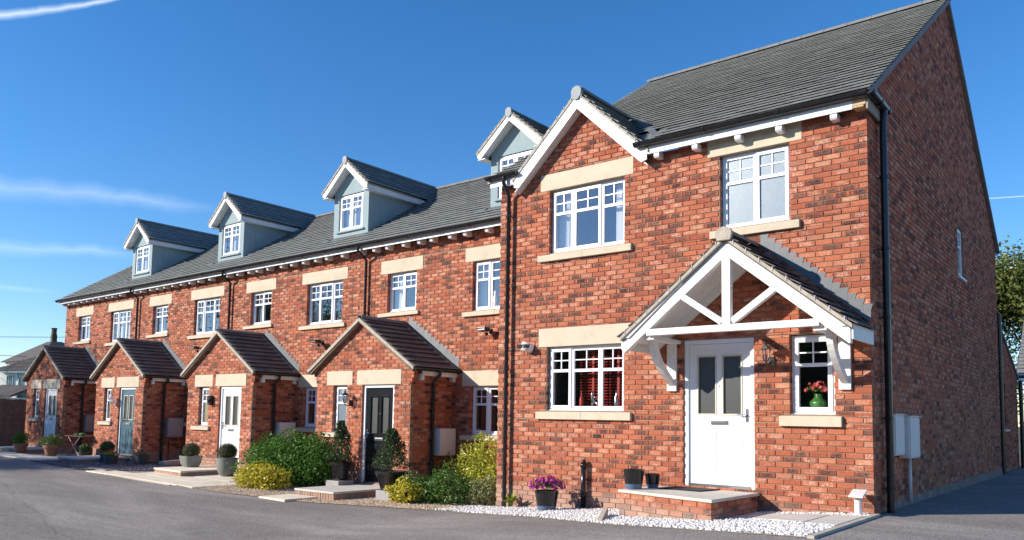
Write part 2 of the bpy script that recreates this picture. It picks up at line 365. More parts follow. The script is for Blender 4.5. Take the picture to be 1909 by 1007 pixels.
def strip(name,pts,w,h,m,ht):
    mb=MB()
    for i in range(len(pts)-1):
        a=Vector(pts[i]);b=Vector(pts[i+1]); n=max(1,int((b-a).length/.9))
        for k in range(n):
            p=a.lerp(b,k/n);q=a.lerp(b,(k+1)/n); d=(q-p).normalized(); s=Vector((-d.y,d.x))*w/2; p=p+d*.004; q=q-d*.004
            def V(r,z): return (r.x,r.y,gz(r.x,r.y)+z)
            mb.hexa([V(p-s,-.1),V(q-s,-.1),V(q+s,-.1),V(p+s,-.1)],[V(p-s,ht),V(q-s,ht),V(q+s,ht),V(p+s,ht)])
    return part(name,mb,m,bev=.006,kind='structure')
strip('kerb',[(-17.0,-1.95),(-14.63,-2.1),(-13.0,-2.1)],.05,0,M['concrete'],.014)
strip('kerb',[(.07,-2.58),(.05,-.06)],.07,0,M['concrete'],.03)
# paving in front of the second porch, slab by slab
pv=link('paving',None,None,(0,0,0),kind='structure')
pv['kind']='structure'
for i in range(8):
    for j in range(4):
        x0=-17.05+i*.6; y0=-2.06+j*.6
        if x0+.3>-12.9 and y0>-1.2: continue
        if x0<-16.4 and y0>-1.6: continue
        mb=MB(); h=.022+random.uniform(-.003,.003); x1=x0+.59; y1=min(y0+.59,.38); y00=y0+(.02 if j==0 else 0)
        mb.hexa([(x0,y00,gz(x0,y0)-.02),(x1,y00,gz(x1,y0)-.02),(x1,y1,gz(x1,y1)-.02),(x0,y1,gz(x0,y1)-.02)],[(x0,y00,gz(x0,y0)+h),(x1,y00,gz(x1,y0)+h),(x1,y1,gz(x1,y1)+h),(x0,y1,gz(x0,y1)+h)])
        part('paving_slab',mb,M['paver'],pv,bev=.005)
for k in range(6):
    x0=-27.5+k*1.05; mb=MB()
    mb.hexa([(x0,-1.55,gz(x0,0)-.02),(x0+1.04,-1.55,gz(x0+1,0)-.02),(x0+1.04,-.75,gz(x0+1,0)-.02),(x0,-.75,gz(x0,0)-.02)],[(x0,-1.55,gz(x0,0)+.025),(x0+1.04,-1.55,gz(x0+1,0)+.025),(x0+1.04,-.75,gz(x0+1,0)+.025),(x0,-.75,gz(x0,0)+.025)])
    part('paving_slab',mb,M['slab'],pv,bev=.005)
# ------------------------------------------------------------ brick walls
BR=.225; CH=.075; BW=.215; BH=.065
def add_brick(mb,ub0,ub1,ut0,ut1,v0,v1,fr,depth,rn,j=0.0):
    """fr: (origin, dir u, inward dir); chamfered brick with its front face on the wall plane"""
    o,du,dn=fr; c=.0035
    def P(u,v,d): return o+du*u+dn*d+Vector((0,0,v))
    A=[P(ub0+c,v0+c,j),P(ub1-c,v0+c,j),P(ut1-c,v1-c,j),P(ut0+c,v1-c,j)]
    B=[P(ub0,v0,j+.004),P(ub1,v0,j+.004),P(ut1,v1,j+.004),P(ut0,v1,j+.004)]
    C=[P(ub0,v0,depth),P(ub1,v0,depth),P(ut1,v1,depth),P(ut0,v1,depth)]
    fs=[(0,1,2,3)]+[(4+i,4+(i+1)%4,(i+1)%4,i) for i in range(4)]+[(8+i,8+(i+1)%4,4+(i+1)%4,4+i) for i in range(4)]
    mb.add(A+B+C,fs,rn)
    for k in range(3): mb.uvl+= [(0,0),(1,0),(1,1),(0,1)] if (ub1-ub0)>.13 else [(.25,0),(.75,0),(.75,1),(.25,1)]
def brick_mesh(mb,name):
    me=mb.mesh(name,M['brick'])
    uv=me.uv_layers.new(name='UVMap'); li=np.empty(len(me.loops),dtype=np.int32); me.loops.foreach_get('vertex_index',li)
    uv.data.foreach_set('uv',np.array(mb.uvl,dtype=np.float32)[li].ravel()); return me
_m=MB(); _m.uvl=[]; add_brick(_m,-BW/2,BW/2,-BW/2,BW/2,-BH/2,BH/2,(Vector((0,0,0)),Vector((1,0,0)),Vector((0,1,0))),.1,(.37,.21,.55))
ONE=brick_mesh(_m,'brick_single')
def courses(mb,fr,v0,v1,outer,openings=(),phase=0,zoff=0,depth=.1,single=None):
    """outer(va,vb)->[(u0b,u1b,u0t,u1t)], openings [(u0,u1,v0,v1)]"""
    k0=int(math.floor((v0-zoff)/CH)); k1=int(math.ceil((v1-zoff)/CH))
    for k in range(k0,k1+1):
        a=zoff+k*CH+.005; b=a+BH; a=max(a,v0); b=min(b,v1)
        if b-a<.02: continue
        cuts={a,b}
        for (p,q,r,s) in openings:
            for z in (r,s):
                if a<z<b: cuts.add(z)
        cuts=sorted(cuts)
        for a_,b_ in zip(cuts,cuts[1:]):
            if b_-a_<.012: continue
            mid=(a_+b_)/2
            for (u0b,u1b,u0t,u1t) in outer(a_,b_):
                ops=sorted([(p,q) for (p,q,r,s) in openings if r-1e-4<=mid<=s+1e-4])
                ivs=[];cur=None; L=min(u0b,u0t); Rr=max(u1b,u1t); x=L
                for p,q in ops:
                    if p>x: ivs.append((x,min(p,Rr)))
                    x=max(x,q)
                if x<Rr: ivs.append((x,Rr))
                for (s0,s1) in ivs:
                    i0=int(math.floor((s0-phase)/BR))-1; i1=int(math.ceil((s1-phase)/BR))+1
                    for i in range(i0,i1+1):
                        c0=phase+i*BR+(k%2)*BR/2; c1=c0+BW
                        e0=max(c0,s0); e1=min(c1,s1)
                        if e1-e0<.03: continue
                        b0=max(e0,u0b);b1=min(e1,u1b);t0=max(e0,u0t);t1=min(e1,u1t)
                        if b1-b0<.02: continue
                        if t1<t0+.004: t0=t1=min(max((t0+t1)/2,b0),b1); t1+=.002; 
                        full=abs(e0-c0)<1e-5 and abs(e1-c1)<1e-5 and b_-a_>BH-.001 and abs(b0-t0)<1e-5 and abs(b1-t1)<1e-5
                        j=random.uniform(-.0018,.0015)
                        if single is not None and full:
                            single.append(((e0+e1)/2,(a_+b_)/2,j)); continue
                        add_brick(mb,b0,b1,t0,t1,a_,b_,fr,depth,tuple(random.random() for _ in range(3)),j)
def core(mb,fr,u0,u1,v0,v1,openings,d0=.011,d1=.3,g=.008):
    us=sorted({u0+g,u1-g}|{x for o in openings for x in (o[0]-g,o[1]+g) if u0<x<u1}); vs=sorted({v0,v1}|{z for o in openings for z in (o[2]-g,o[3]+g) if v0<z<v1})
    o,du,dn=fr
    for a,b in zip(us,us[1:]):
        run=None
        for c,d in zip(vs,vs[1:]):
            mu=(a+b)/2;mv=(c+d)/2
            if any(p<mu<q and r<mv<s for p,q,r,s in openings): continue
            def P(u,v,w): return o+du*u+dn*w+Vector((0,0,v))
            mb.hexa([P(a,c,d0),P(b,c,d0),P(b,c,d1),P(a,c,d1)],[P(a,d,d0),P(b,d,d0),P(b,d,d1),P(a,d,d1)])
def wall(parent,fr,u0,u1,v0,v1,openings,phase=0,zoff=0,singles=0,outer=None,extra=None,name='wall',key=None,nocore=False):
    """wall part (mortar body) with its bricks"""
    global CACHE
    if key and key in CACHE:
        a,b=CACHE[key]; w=link(name,a,parent); link('brickwork',b,w,kind='stuff'); return w
    mb=MB()
    if not nocore: core(mb,fr,u0,u1,v0,v1,openings)
    if extra: extra(mb)
    w=part(name,mb,M['mortar'],parent)
    bm=MB(); bm.uvl=[]; sg=[] if singles else None
    f=outer or (lambda a,b:[(u0,u1,u0,u1)])
    courses(bm,fr,v0,v1 if outer is None else v1+5,f,openings,phase,zoff,.1,sg)
    if sg:
        o,du,dn=fr; base=parent.location if parent else Vector()
        cl=CAM-Vector(base)
        sg.sort(key=lambda q:(o+du*q[0]+Vector((0,0,q[1]))-cl).length)
        ang=math.atan2(du.y,du.x)
        for (u,v,j) in sg[:singles]:
            link('brick',ONE,w,o+du*u+Vector((0,0,v))+dn*j,ang)
        for (u,v,j) in sg[singles:]:
            add_brick(bm,u-BW/2,u+BW/2,u-BW/2,u+BW/2,v-BH/2,v+BH/2,fr,.1,tuple(random.random() for _ in range(3)),j)
    me=brick_mesh(bm,'brickwork'); link('brickwork',me,w,kind='stuff')
    if key: CACHE[key]=(w.data,me)
    return w
CACHE={}
VX=Vector((1,0,0)); VY=Vector((0,1,0)); V0=Vector((0,0,0))
# ------------------------------------------------------------ roof slopes
def slope(parent,o,du,ds,dn,L,Sl,m,gauge=.2,tw=.3,ranges=None,singles=0,slab=True,name='roof',th=.05,slabr=None):
    """o: eaves corner on the batten plane; du along eaves, ds up the slope, dn outward"""
    mb=MB()
    for (u0,u1,s0,s1) in (slabr or [(0,L,0,Sl)]):
        q=[o+du*a+ds*b-dn*th for a,b in((u0,s0),(u1,s0),(u1,s1),(u0,s1))]; r=[x+dn*(th-.006) for x in q]
        mb.hexa(q,r)
    rf=part(name,mb,m,parent); tm=MB(); sg=[]
    n=int(round(Sl/gauge)); g=Sl/n
    for k in range(n):
        s0=k*g-(.03 if k==0 else 0); s1=min(k*g+g+.06,Sl+.01)
        for (u0,u1) in (ranges(k*g+g/2) if ranges else [(0,L)]):
            i=int(math.floor(u0/tw))-1
            while True:
                c0=i*tw+(k%2)*tw/2; i+=1
                if c0>=u1: break
                e0=max(c0,u0);e1=min(c0+tw-.004,u1)
                if e1-e0<.02: continue
                full=abs(e1-e0-tw+.004)<1e-5
                jz=random.uniform(-.0025,.0025)
                t=(e0,e1,s0,s1,jz)
                if singles and full and k>0 and s1<=Sl: sg.append(t)
                else: put_tile(tm,t,o,du,ds,dn)
    if sg:
        base=Vector(parent.location)
        sg.sort(key=lambda t:(base+o+du*t[0]+ds*t[2]-CAM).length)
        t0=sg[0]; tmesh=MB(); put_tile(tmesh,(-(tw-.004)/2,(tw-.004)/2,0,g+.06,0),V0,du,ds,dn,rn=(.3,.6,.2)); me=tmesh.mesh('roof_tile',m)
        for t in sg[:singles]: link('roof_tile',me,rf,o+du*(t[0]+t[1])/2+ds*t[2]+dn*t[4])
        for t in sg[singles:]: put_tile(tm,t,o,du,ds,dn)
    if tm.v: part('roof_tiles',tm,m,rf,kind='stuff')
    return rf
def put_tile(mb,t,o,du,ds,dn,rn=None):
    e0,e1,s0,s1,jz=t; a=.054+jz; b=.014+jz; th=.016
    q=[o+du*e0+ds*s0+dn*(a-th),o+du*e1+ds*s0+dn*(a-th),o+du*e1+ds*s1+dn*(b-th),o+du*e0+ds*s1+dn*(b-th)]
    r=[o+du*e0+ds*s0+dn*a,o+du*e1+ds*s0+dn*a,o+du*e1+ds*s1+dn*b,o+du*e0+ds*s1+dn*b]
    mb.hexa(q,r,rn or tuple(random.random() for _ in range(3)))
def ridge(parent,a,b,r=.1,n=None,m='ridge',cap=0):
    a=Vector(a);b=Vector(b); d=(b-a); L=d.length; d.normalize(); n=n or max(1,int(round(L/.45))); side=d.cross(Vector((0,0,1)))
    for i in range(n):
        p=a+d*(L*i/n+.004); q=a+d*(L*(i+1)/n-.004); mb=MB(); ring=[]
        K=9
        for c in (p,q):
            lift=random.uniform(0,.004)
            ring.append([c+side*(r*math.cos(math.pi*k/(K-1)))+Vector((0,0,r*.85*math.sin(math.pi*k/(K-1))-.02+lift)) for k in range(K)])
            ring.append([c+side*((r-.015)*math.cos(math.pi*k/(K-1)))+Vector((0,0,(r-.015)*.85*math.sin(math.pi*k/(K-1))-.02+lift)) for k in range(K)])
        vs=[x for g in ring for x in g]; f=[]
        for k in range(K-1):
            f.append((k,k+1,2*K+k+1,2*K+k)); f.append((K+k+1,K+k,3*K+k,3*K+k+1)); f.append((k+1,k,K+k,K+k+1)); f.append((2*K+k,2*K+k+1,3*K+k+1,3*K+k))
        f.append((0,2*K,3*K,K)); f.append((K-1,2*K-1,4*K-1,3*K-1))
        mb.add(vs,f); smooth_angle(part('ridge_tile',mb,M[m],parent),50)
# ------------------------------------------------------------ windows and doors
def ring(mb,x0,x1,z0,z1,w,y0,y1,wb=None):
    wb=wb or w
    mb.box(x0,x0+w,y0,y1,z0,z1); mb.box(x1-w,x1,y0,y1,z0,z1); mb.box(x0+w,x1-w,y0+.0006,y1,z0,z0+wb); mb.box(x0+w,x1-w,y0+.0006,y1,z1-w,z1)
def wobj(name,key,fn,m,parent,bev=0,smooth=False):
    k=(name,)+tuple(round(x,3) if isinstance(x,float) else x for x in key)
    if k in CACHE: me=CACHE[k]; o=link(name,me,parent)
    else:
        mb=MB(); fn(mb); o=part(name,mb,m,parent); me=o.data; CACHE[k]=me
    if bev:
        q=o.modifiers.new('bevel','BEVEL'); q.width=bev; q.segments=1; q.limit_method='ANGLE'
    if smooth: smooth_angle(o)
    return o
def window(parent,x,y,z,w,h,cols,tf=.37,gl='glass',bars=True,fixed=(),rz=0,curtain=0,cb=True,label=None,F=.045,Cs=.048,depth=.5,back=None):
    """x,z lower left outer corner; y = face of frame; cols = fractions"""
    W_=link('window',None,parent,(x,y,z),rz) if False else None
    mb=MB()
    ring(mb,0,w,0,h,F,0,.07,.05); xs=[0]
    for c in cols: xs.append(xs[-1]+c*w/sum(cols))
    for xx in xs[1:-1]: mb.box(xx-.02,xx+.02,.001,.07,.05,h-F)
    mb.box(-.01,w+.01,-.022,.05,-.012,.022)
    wo=part('window',mb,M['upvc'],parent,bev=.003,loc=(x,y,z),rz=rz)
    if label: wo['label']=label
    for i,(a,b) in enumerate(zip(xs,xs[1:])):
        p=a+(F-.012 if i==0 else .006); q=b-(F-.012 if i==len(cols)-1 else .006); z0=.036; z1=h-F+.012
        zt=z0+(z1-z0)*(1-tf); fx=i in fixed; yy=-.014 if not fx else .006; cs=Cs if not fx else Cs*.75
        sm=MB(); ring(sm,p,q,z0,z1,cs,yy,.045)
        sm.box(p+cs,q-cs,yy+.001,.045,zt-.024,zt+.024); part('sash',sm,M['upvc'],wo,bev=.003)
        for (c,d,top) in ((z0+cs,zt-.024,0),(zt+.024,z1-cs,1)):
            g=MB(); g.box(p+cs,q-cs,yy+.022,yy+.028,c,d); part('pane',g,M[gl],wo)
            if top and bars:
                g=MB(); mx_=(p+q)/2; mz=(c+d)/2
                g.box(mx_-.009,mx_+.009,yy+.012,yy+.0215,c,d); g.box(p+cs,mx_-.009,yy+.0125,yy+.0215,mz-.009,mz+.009); g.box(mx_+.009,q-cs,yy+.0125,yy+.0215,mz-.009,mz+.009)
                part('glazing_bar',g,M['upvc'],wo)
    r=MB(); e=.012
    r.add([(e,.072,e),(w-e,.072,e),(w-e,.072,h-e),(e,.072,h-e),(-.2,depth,-.3),(w+.2,depth,-.3),(w+.2,depth,h+.1),(-.2,depth,h+.1)],
          [(0,1,5,4),(1,2,6,5),(2,3,7,6),(3,0,4,7),(4,5,6,7)])
    part('room_interior',r,M[back or 'dark'],wo)
    if curtain:
        for s in ((0,1) if cb else (0,)):
            c=MB(); n=14; cw=w*curtain; vs=[];fs=[]
            for k in range(n+1):
                xx=(F+cw*k/n) if s==0 else (w-F-cw*k/n); yy=.13+.018*math.sin(k*2.3)
                vs+=[(xx,yy,.02),(xx,yy+.01,h-.03)]
            fs=[(2*k,2*k+2,2*k+3,2*k+1) for k in range(n)]; c.add(vs,fs); part('net_curtain',c,M['net'],wo,smooth=True)
    return wo
def door(parent,x,y,z,w,h,m,hinge_left=True,label=None,glz='doorglass'):
    F=.062; mb=MB(); mb.box(0,F,0,.09,0,h);mb.box(w-F,w,0,.09,0,h);mb.box(F,w-F,.0006,.09,h-F,h)
    fr=part('door_frame',mb,M['upvc'],parent,bev=.004,loc=(x,y,z))
    mb=MB(); mb.box(F,w-F,-.01,.09,0,.035); part('threshold',mb,M['steel'],fr)
    lf=MB(); a=F+.004; b=w-F-.004; y0=.028
    p1=(a+.13,a+.13+(b-a-.36)/2); p2=(b-.13-(b-a-.36)/2,b-.13); zb0,zb1=.17,.78; zg0,zg1=1.02,h-.24
    # leaf as stiles and rails around glazing
    us=[a,p1[0],p1[1],p2[0],p2[1],b]; vs=[.038,zg0,zg1,h-F-.004]
    for i in range(5):
        for j in range(3):
            if j==1 and i in(1,3): continue
            lf.box(us[i],us[i+1],y0,.07,vs[j],vs[j+1])
    lf2=part('door_leaf',lf,M[m],fr)
    if label: lf2['label']=label
    for (q0,q1) in (p1,p2):
        g=MB(); g.box(q0+.012,q1-.012,y0+.02,y0+.026,zg0+.01,zg1-.01); part('pane',g,M[glz],lf2)
        g=MB(); ring(g,q0-.012,q1+.012,zg0-.012,zg1+.012,.022,y0-.010,y0+.03); part('beading',g,M['cream' if m!='blackdoor' else m],lf2,bev=.002)
        g=MB(); ring(g,q0-.004,q1+.004,zb0,zb1,.016,y0-.007,y0+.01); g.box(q0+.045,q1-.045,y0-.006,y0+.01,zb0+.05,zb1-.05); part('door_panel',g,M[m],lf2,bev=.004)
    g=MB(); cx=(a+b)/2; g.box(cx-.125,cx+.125,y0-.014,y0+.005,.875,.935); g.box(cx-.105,cx+.105,y0-.019,y0-.012,.888,.922); part('letterbox',g,M['steel'],lf2,bev=.003)
    hx=b-.055 if hinge_left else a+.055; sg=-1 if hinge_left else 1
    g=MB(); g.box(hx-.016,hx+.016,y0-.012,y0+.004,.92,1.10); g.tube([(hx,y0-.01,1.02),(hx,y0-.05,1.02),(hx+sg*.12,y0-.052,1.02)],.009,8); g.tube([(hx,y0-.02,.955),(hx,y0-.004,.955)],.009,8)
    part('handle',g,M['steel'],lf2)
    g=MB(); g.tube([(cx,y0-.008,1.42),(cx,y0+.004,1.42)],.011,8); part('spyhole',g,M['steel'],lf2)
    return fr
def lintel(parent,x0,x1,z0,z1,y=0,name='lintel'):
    mb=MB(); mb.box(x0,x1,y-.004,y+.098,z0,z1); return part(name,mb,M['stone'],parent,bev=.005)
def sill(parent,x0,x1,z0,z1,y=0,split=False):
    mb=MB(); xs=[x0,x1] if not split else [x0,(x0+x1)/2,x1]
    for a,b in zip(xs,xs[1:]):
        a+=.001 if a!=x0 else 0; b-=.001 if b!=x1 else 0
        mb.add([(a,y-.055,z0),(b,y-.055,z0),(b,y+.09,z0),(a,y+.09,z0),(a,y-.055,z1-.02),(b,y-.055,z1-.02),(b,y+.09,z1),(a,y+.09,z1)],[(3,2,1,0),(4,5,6,7),(0,1,5,4),(1,2,6,5),(2,3,7,6),(3,0,4,7)])
    return part('window_sill',mb,M['stone'],parent,bev=.005)
def gutter(parent,a,b,r=.056,name='gutter',brackets=.9,m='black'):
    a=Vector(a);b=Vector(b);d=(b-a);L=d.length;d.normalize();side=d.cross(Vector((0,0,1))); mb=MB();K=9
    prof=[(r*math.cos(math.pi+math.pi*k/(K-1)),r*math.sin(math.pi+math.pi*k/(K-1))) for k in range(K)]
    vs=[];
    for c in (a,b):
        for (p,q) in prof: vs.append(c+side*p+Vector((0,0,q)))
        for (p,q) in prof: vs.append(c+side*p*.92+Vector((0,0,q*.92)))
    f=[]
    for k in range(K-1):
        f.append((k,k+1,2*K+k+1,2*K+k)); f.append((K+k+1,K+k,3*K+k,3*K+k+1))
    f+=[(0,K,3*K,2*K),(K-1,2*K-1,4*K-1,3*K-1)]+[tuple(range(K)),tuple(range(3*K-1,2*K-1,-1))]
    mb.add(vs,f); g=smooth_angle(part(name,mb,M[m],parent),50)
    n=max(1,int(L/brackets))
    for i in range(n+1):
        c=a+d*(.06+(L-.12)*i/n); q=MB(); pts=[c+side*(r*1.12*math.cos(math.pi+math.pi*k/8))+Vector((0,0,r*1.12*math.sin(math.pi+math.pi*k/8))) for k in range(9)]
        w=.016 if i%3 else .04
        vs=[];
        for s_ in (-w,w):
            for p in pts: vs.append(p+d*s_)
            for p in pts: vs.append(c+(p-c)*.93+d*s_)
        f=[]
        for k in range(8):
            f.append((k,k+1,18+k+1,18+k)); f.append((k+1,k,9+k,9+k+1)); f.append((18+k,18+k+1,27+k+1,27+k))
        q.add(vs,f); q.add([c+side*r*1.1+d*(-w),c+side*r*1.1+d*w,c+side*(-r)*1.1+d*w,c+side*(-r)*1.1+d*(-w)],[(0,1,2,3)]) if False else None
        part('gutter_bracket',q,M[m],g)
    return g
def downpipe(parent,pts,r=.034,clips=(),wall_dir=Vector((0,1,0)),m='black',name='downpipe'):
    mb=MB(); mb.tube(pts,r,12); p=smooth_angle(part(name,mb,M[m],parent),50)
    for z in clips:
        x,y=pts[-1][0],pts[-1][1]; q=MB(); q.tube([(x,y,z-.02),(x,y,z+.02)],r*1.22,12)
        c=Vector((x,y,z)); e=c+wall_dir*.085; q.tube([c,e],.008,6); e2=e+Vector((0,0,-.02)); part('pipe_clip',q,M[m],p)
    return p
def flashing(parent,y,x0,z0,x1,z1,step=.075,lift=.16,th=.004,name='stepped_flashing'):
    """lead on wall plane y, following the slope from (x0,z0) high to (x1,z1) low"""
    sl=(z1-z0)/(x1-x0); n=max(1,int(round(abs(z1-z0)/(step)))); mb=MB(); s=1 if x1>x0 else -1; dx=(x1-x0)/n
    for i in range(n):
        a=x0+dx*i; b=a+dx; za=z0+sl*(a-x0); zb=z0+sl*(b-x0)
        top=za+lift
        pts=[(a,za-.03),(b,zb-.03),(b+s*.004,zb+lift*.98),(b+s*.028,top),(a,top)]
        if s<0: pts=pts[::-1]
        t=th+.0015*(i%2)
        mb.prism(pts,'y',y-t,y-.001)
    part(name,mb,M['lead'],parent)
# ============================================================ END HOUSE
eh=thing('end_house','large red brick end house with white timber canopy over a white door','house',(0,0,0))
XL=-6.085; SL=.65; ZE=5.30           # roof line z = ZE+SL*(y+.2) on the batten plane
def roofz(y): return 5.275+SL*(y+.2)
W1=(-5.02,-3.58,3.85,4.93); W2=(-5.04,-3.58,1.25,2.30); W3=(-2.0,-1.0,3.85,4.93); W4=(-1.03,-.46,1.226,2.285); DO=(-2.575,-1.52,.20,2.29)
LN=[(-5.21,-3.42,4.93,5.21),(-5.21,-3.42,2.30,2.605),(-2.19,-.83,4.93,5.24)]
SI=[(-5.22,-3.43,3.722,3.85),(-5.22,-3.43,1.112,1.25),(-2.14,-.86,3.722,3.85),(-1.16,-.36,1.075,1.226)]
ops=[W1,W2,W3,W4,DO]+LN+SI
GAX=-4.37; GZ=6.40; GS=.93   # front gablet apex x, apex of its roof line, pitch
def gabl(z): return (GZ-.12-z)/GS
def front_outer(a,b):
    if a<5.16: return [(XL,0,XL,0)]
    hb=gabl(a);ht=gabl(b)
    if hb<.03: return []
    return [(GAX-hb,GAX+hb,GAX-max(ht,.01),GAX+max(ht,.01))]
def fx(mb): mb.prism([(GAX-gabl(5.16),5.15),(GAX+gabl(5.16),5.15),(GAX,GZ-.14)],'y',.012,.3)
wall(eh,(V0,VX,VY),XL,0,-.55,5.15,ops,phase=-.2235+.0085,singles=300,outer=front_outer,extra=fx)
# gable wall
DY=10.75; APY=5.5; APZ=8.93
def gtop(y): return roofz(y)-.06 if y<APY else (roofz(APY)-.06)+(y-APY)*((5.24-(roofz(APY)-.06))/(DY-APY))
def gable_outer(a,b):
    def span(z):
        if z<=gtop(0): y0=.108
        else: y0=max(.108,(z-(5.275-.06+SL*.2))/SL)
        y1=DY if z<=5.24 else APY+(roofz(APY)-.06-z)*(DY-APY)/((roofz(APY)-.06)-5.24)
        return y0,y1
    p=span(a);q=span(b)
    if p[1]-p[0]<.05: return []
    return [(p[0],p[1],q[0],max(q[1],q[0]+.004))]
GWn=(6.05,6.62,3.90,4.86)
def gx(mb): mb.prism([(.12,gtop(.12)-.01),(APY,roofz(APY)-.08),(DY-.05,5.23),(DY-.05,5.2),(.12,5.2)],'x',-.011,-.29)
wall(eh,(V0,VY,-VX),.108,DY,-.3,5.2,[GWn],phase=.1125,outer=gable_outer,extra=gx)
# left return wall
wall(eh,(Vector((XL,DY,0)),-VY,VX),DY-2.2,DY-.108,-.5,5.15,[],phase=.0)
bk=MB(); bk.box(XL+.3,-.3,DY-.3,DY-.01,-.2,5.2); bk.box(XL+.01,XL+.29,2.2,DY-.01,-.2,5.15); bk.box(XL+.3,-.3,.4,DY-.4,2.9,3.0); part('rear_wall',bk,M['mortar'],eh)
# dpc plinth line along the gable: projecting rendered band at the foot
pb=MB(); pb.hexa([(.0,.6,-.1),(.014,.6,-.1),(.014,DY,-.1),(.0,DY,-.1)],[(.0,.6,.10),(.008,.6,.10),(.008,DY,.17),(.0,DY,.17)]); part('plinth',pb,simple('damp_plinth',(.20,.14,.12),.9,.3,4,.5,30,dirt=(.40,.36,.34,3),dscale=5),eh)
for i,l in enumerate(LN): lintel(eh,*l)
for i,s in enumerate(SI): sill(eh,*s,split=(i in(0,1)))
def W_(o,cols,**k):
    return window(eh,o[0]+.004,.082,o[2]+.006,o[1]-o[0]-.008,o[3]-o[2]-.01,cols,**k)
W_(W1,(1,1.22,1.05),fixed=(2,),curtain=.16,label='three-light first floor window under the small gable',depth=.9)
W_(W2,(1,1.22,1.05),fixed=(1,2),label='three-light ground floor window with red blinds inside',depth=.9)
W_(W3,(1,1),fixed=(0,),gl='frost',label='frosted two-light bathroom window')
W_(W4,(1,),label='narrow window with a vase of pink flowers inside',depth=.9,Cs=.06)
gw=window(eh,-.045,GWn[0]+.004,GWn[2]+.004,GWn[1]-GWn[0]-.008,GWn[3]-GWn[2]-.008,(1,),rz=math.pi/2)
q=MB(); q.box(-.05,.04,GWn[0]-.06,GWn[1]+.06,GWn[2]-.05,GWn[2]-.002); part('window_sill',q,M['upvc'],eh)
door(eh,DO[0]+.003,.03,DO[2],DO[1]-DO[0]-.006,DO[3]-DO[2]-.003,'whitedoor',label='white panelled front door with two tall obscure panes')
# roof
sn=math.hypot(1,SL); ds=Vector((0,1,SL))/sn; dn=Vector((0,-SL,1))/sn
RL=-6.22; RR=.06; Len=RR-RL; SLL=(APY+.2)*sn
GL0=GAX-1.28; GR0=GAX+1.28
def rr(s):
    y=-.2+s/sn
    return [(0,GL0+.05-RL),(GR0-.02-RL,Len)] if y<.42 else [(0,Len)]
cut=.26*sn
slope(eh,Vector((RL,-.2,roofz(-.2))),VX,ds,dn,Len,SLL,M['tile'],ranges=rr,singles=300,slabr=[(0,GL0+.05-RL,0,cut),(GR0-.02-RL,Len,0,cut),(0,Len,cut,SLL)])
rs=((roofz(APY))-5.20)/(DY+.2-APY); sn2=math.hypot(1,rs)
slope(eh,Vector((RR,DY+.2,5.20)),-VX,Vector((0,-1,rs))/sn2,Vector((0,rs,1))/sn2,Len,(DY+.2-APY)*sn2,M['tile'],gauge=.21,tw=.6,name='rear_roof')
ridge(eh,(RL,APY,roofz(APY)+.03),(RR+.02,APY,roofz(APY)+.03),.11)
# verge undercloak along gable
for (a,b,nm) in (((-.16,roofz(-.16)),(APY,roofz(APY)),0),((APY,roofz(APY)),(DY+.18,5.21),1)):
    q=MB(); q.prism([(a[0],a[1]-.075),(b[0],b[1]-.075),(b[0],b[1]+.022),(a[0],a[1]+.022)],'x',RR-.052,RR+.008); part('verge',q,simple('gable_verge%d'%nm,(.22,.20,.20),.9,.2,9,.4,60),eh)
q=MB(); q.prism([(-.2,roofz(-.2)-.07),(APY,roofz(APY)-.07),(APY,roofz(APY)+.02),(-.2,roofz(-.2)+.02)],'x',RL-.006,RL+.05); part('verge',q,M['verge'],eh)
# fascia, soffit, rafter feet, gutters
def fas(x0,x1,y,zt,zb=.16): 
    q=MB(); q.box(x0,x1,y,y+.022,zt-zb,zt); return part('fascia',q,M['fascia'],eh,bev=.003)
fas(GR0+.0,-.13,-.17,5.285); fas(XL-.1,GL0+.06,-.17,5.285)
q=MB(); q.box(-.128,.004,-.165,.06,5.135,5.16); q.box(-.128,.03,-.17,-.01,5.16,5.28); part('soffit_box',q,M['soffit'],eh,bev=.004)
q=MB(); q.box(.031,.055,-.16,.62,5.10,5.27); part('side_fascia',q,simple('weathered_fascia',(.30,.25,.2),.7,.2,8,.2,40),eh)
for x in (-2.94,-2.32,-1.67,-1.09,-.37,-5.62):
    q=MB(); q.prism([(-.155,5.14),(-.155,5.075),(-.135,5.05),(-.005,5.05),(-.005,5.14)],'x',x-.045,x+.045); part('rafter_foot',q,M['fascia'],eh,bev=.004)
gutter(eh,(-3.27,-.235,5.30),(.09,-.235,5.30),.064); gutter(eh,(XL-.14,-.235,5.30),(GL0+.10,-.235,5.30),.058,brackets=.5)
gutter(eh,(.105,-.28,5.295),(.105,.60,5.285),.058,brackets=.4)
downpipe(eh,[(-5.83,-.235,5.25),(-5.83,-.235,5.14),(-5.83,-.085,4.95),(-5.83,-.085,-.44)],.035,(4.60,3.42,1.95,.6))
downpipe(eh,[(.105,.44,5.25),(.085,.44,5.1),(.085,.44,-.02)],.046,(4.35,3.4,2.5,1.2,.3),-VX)
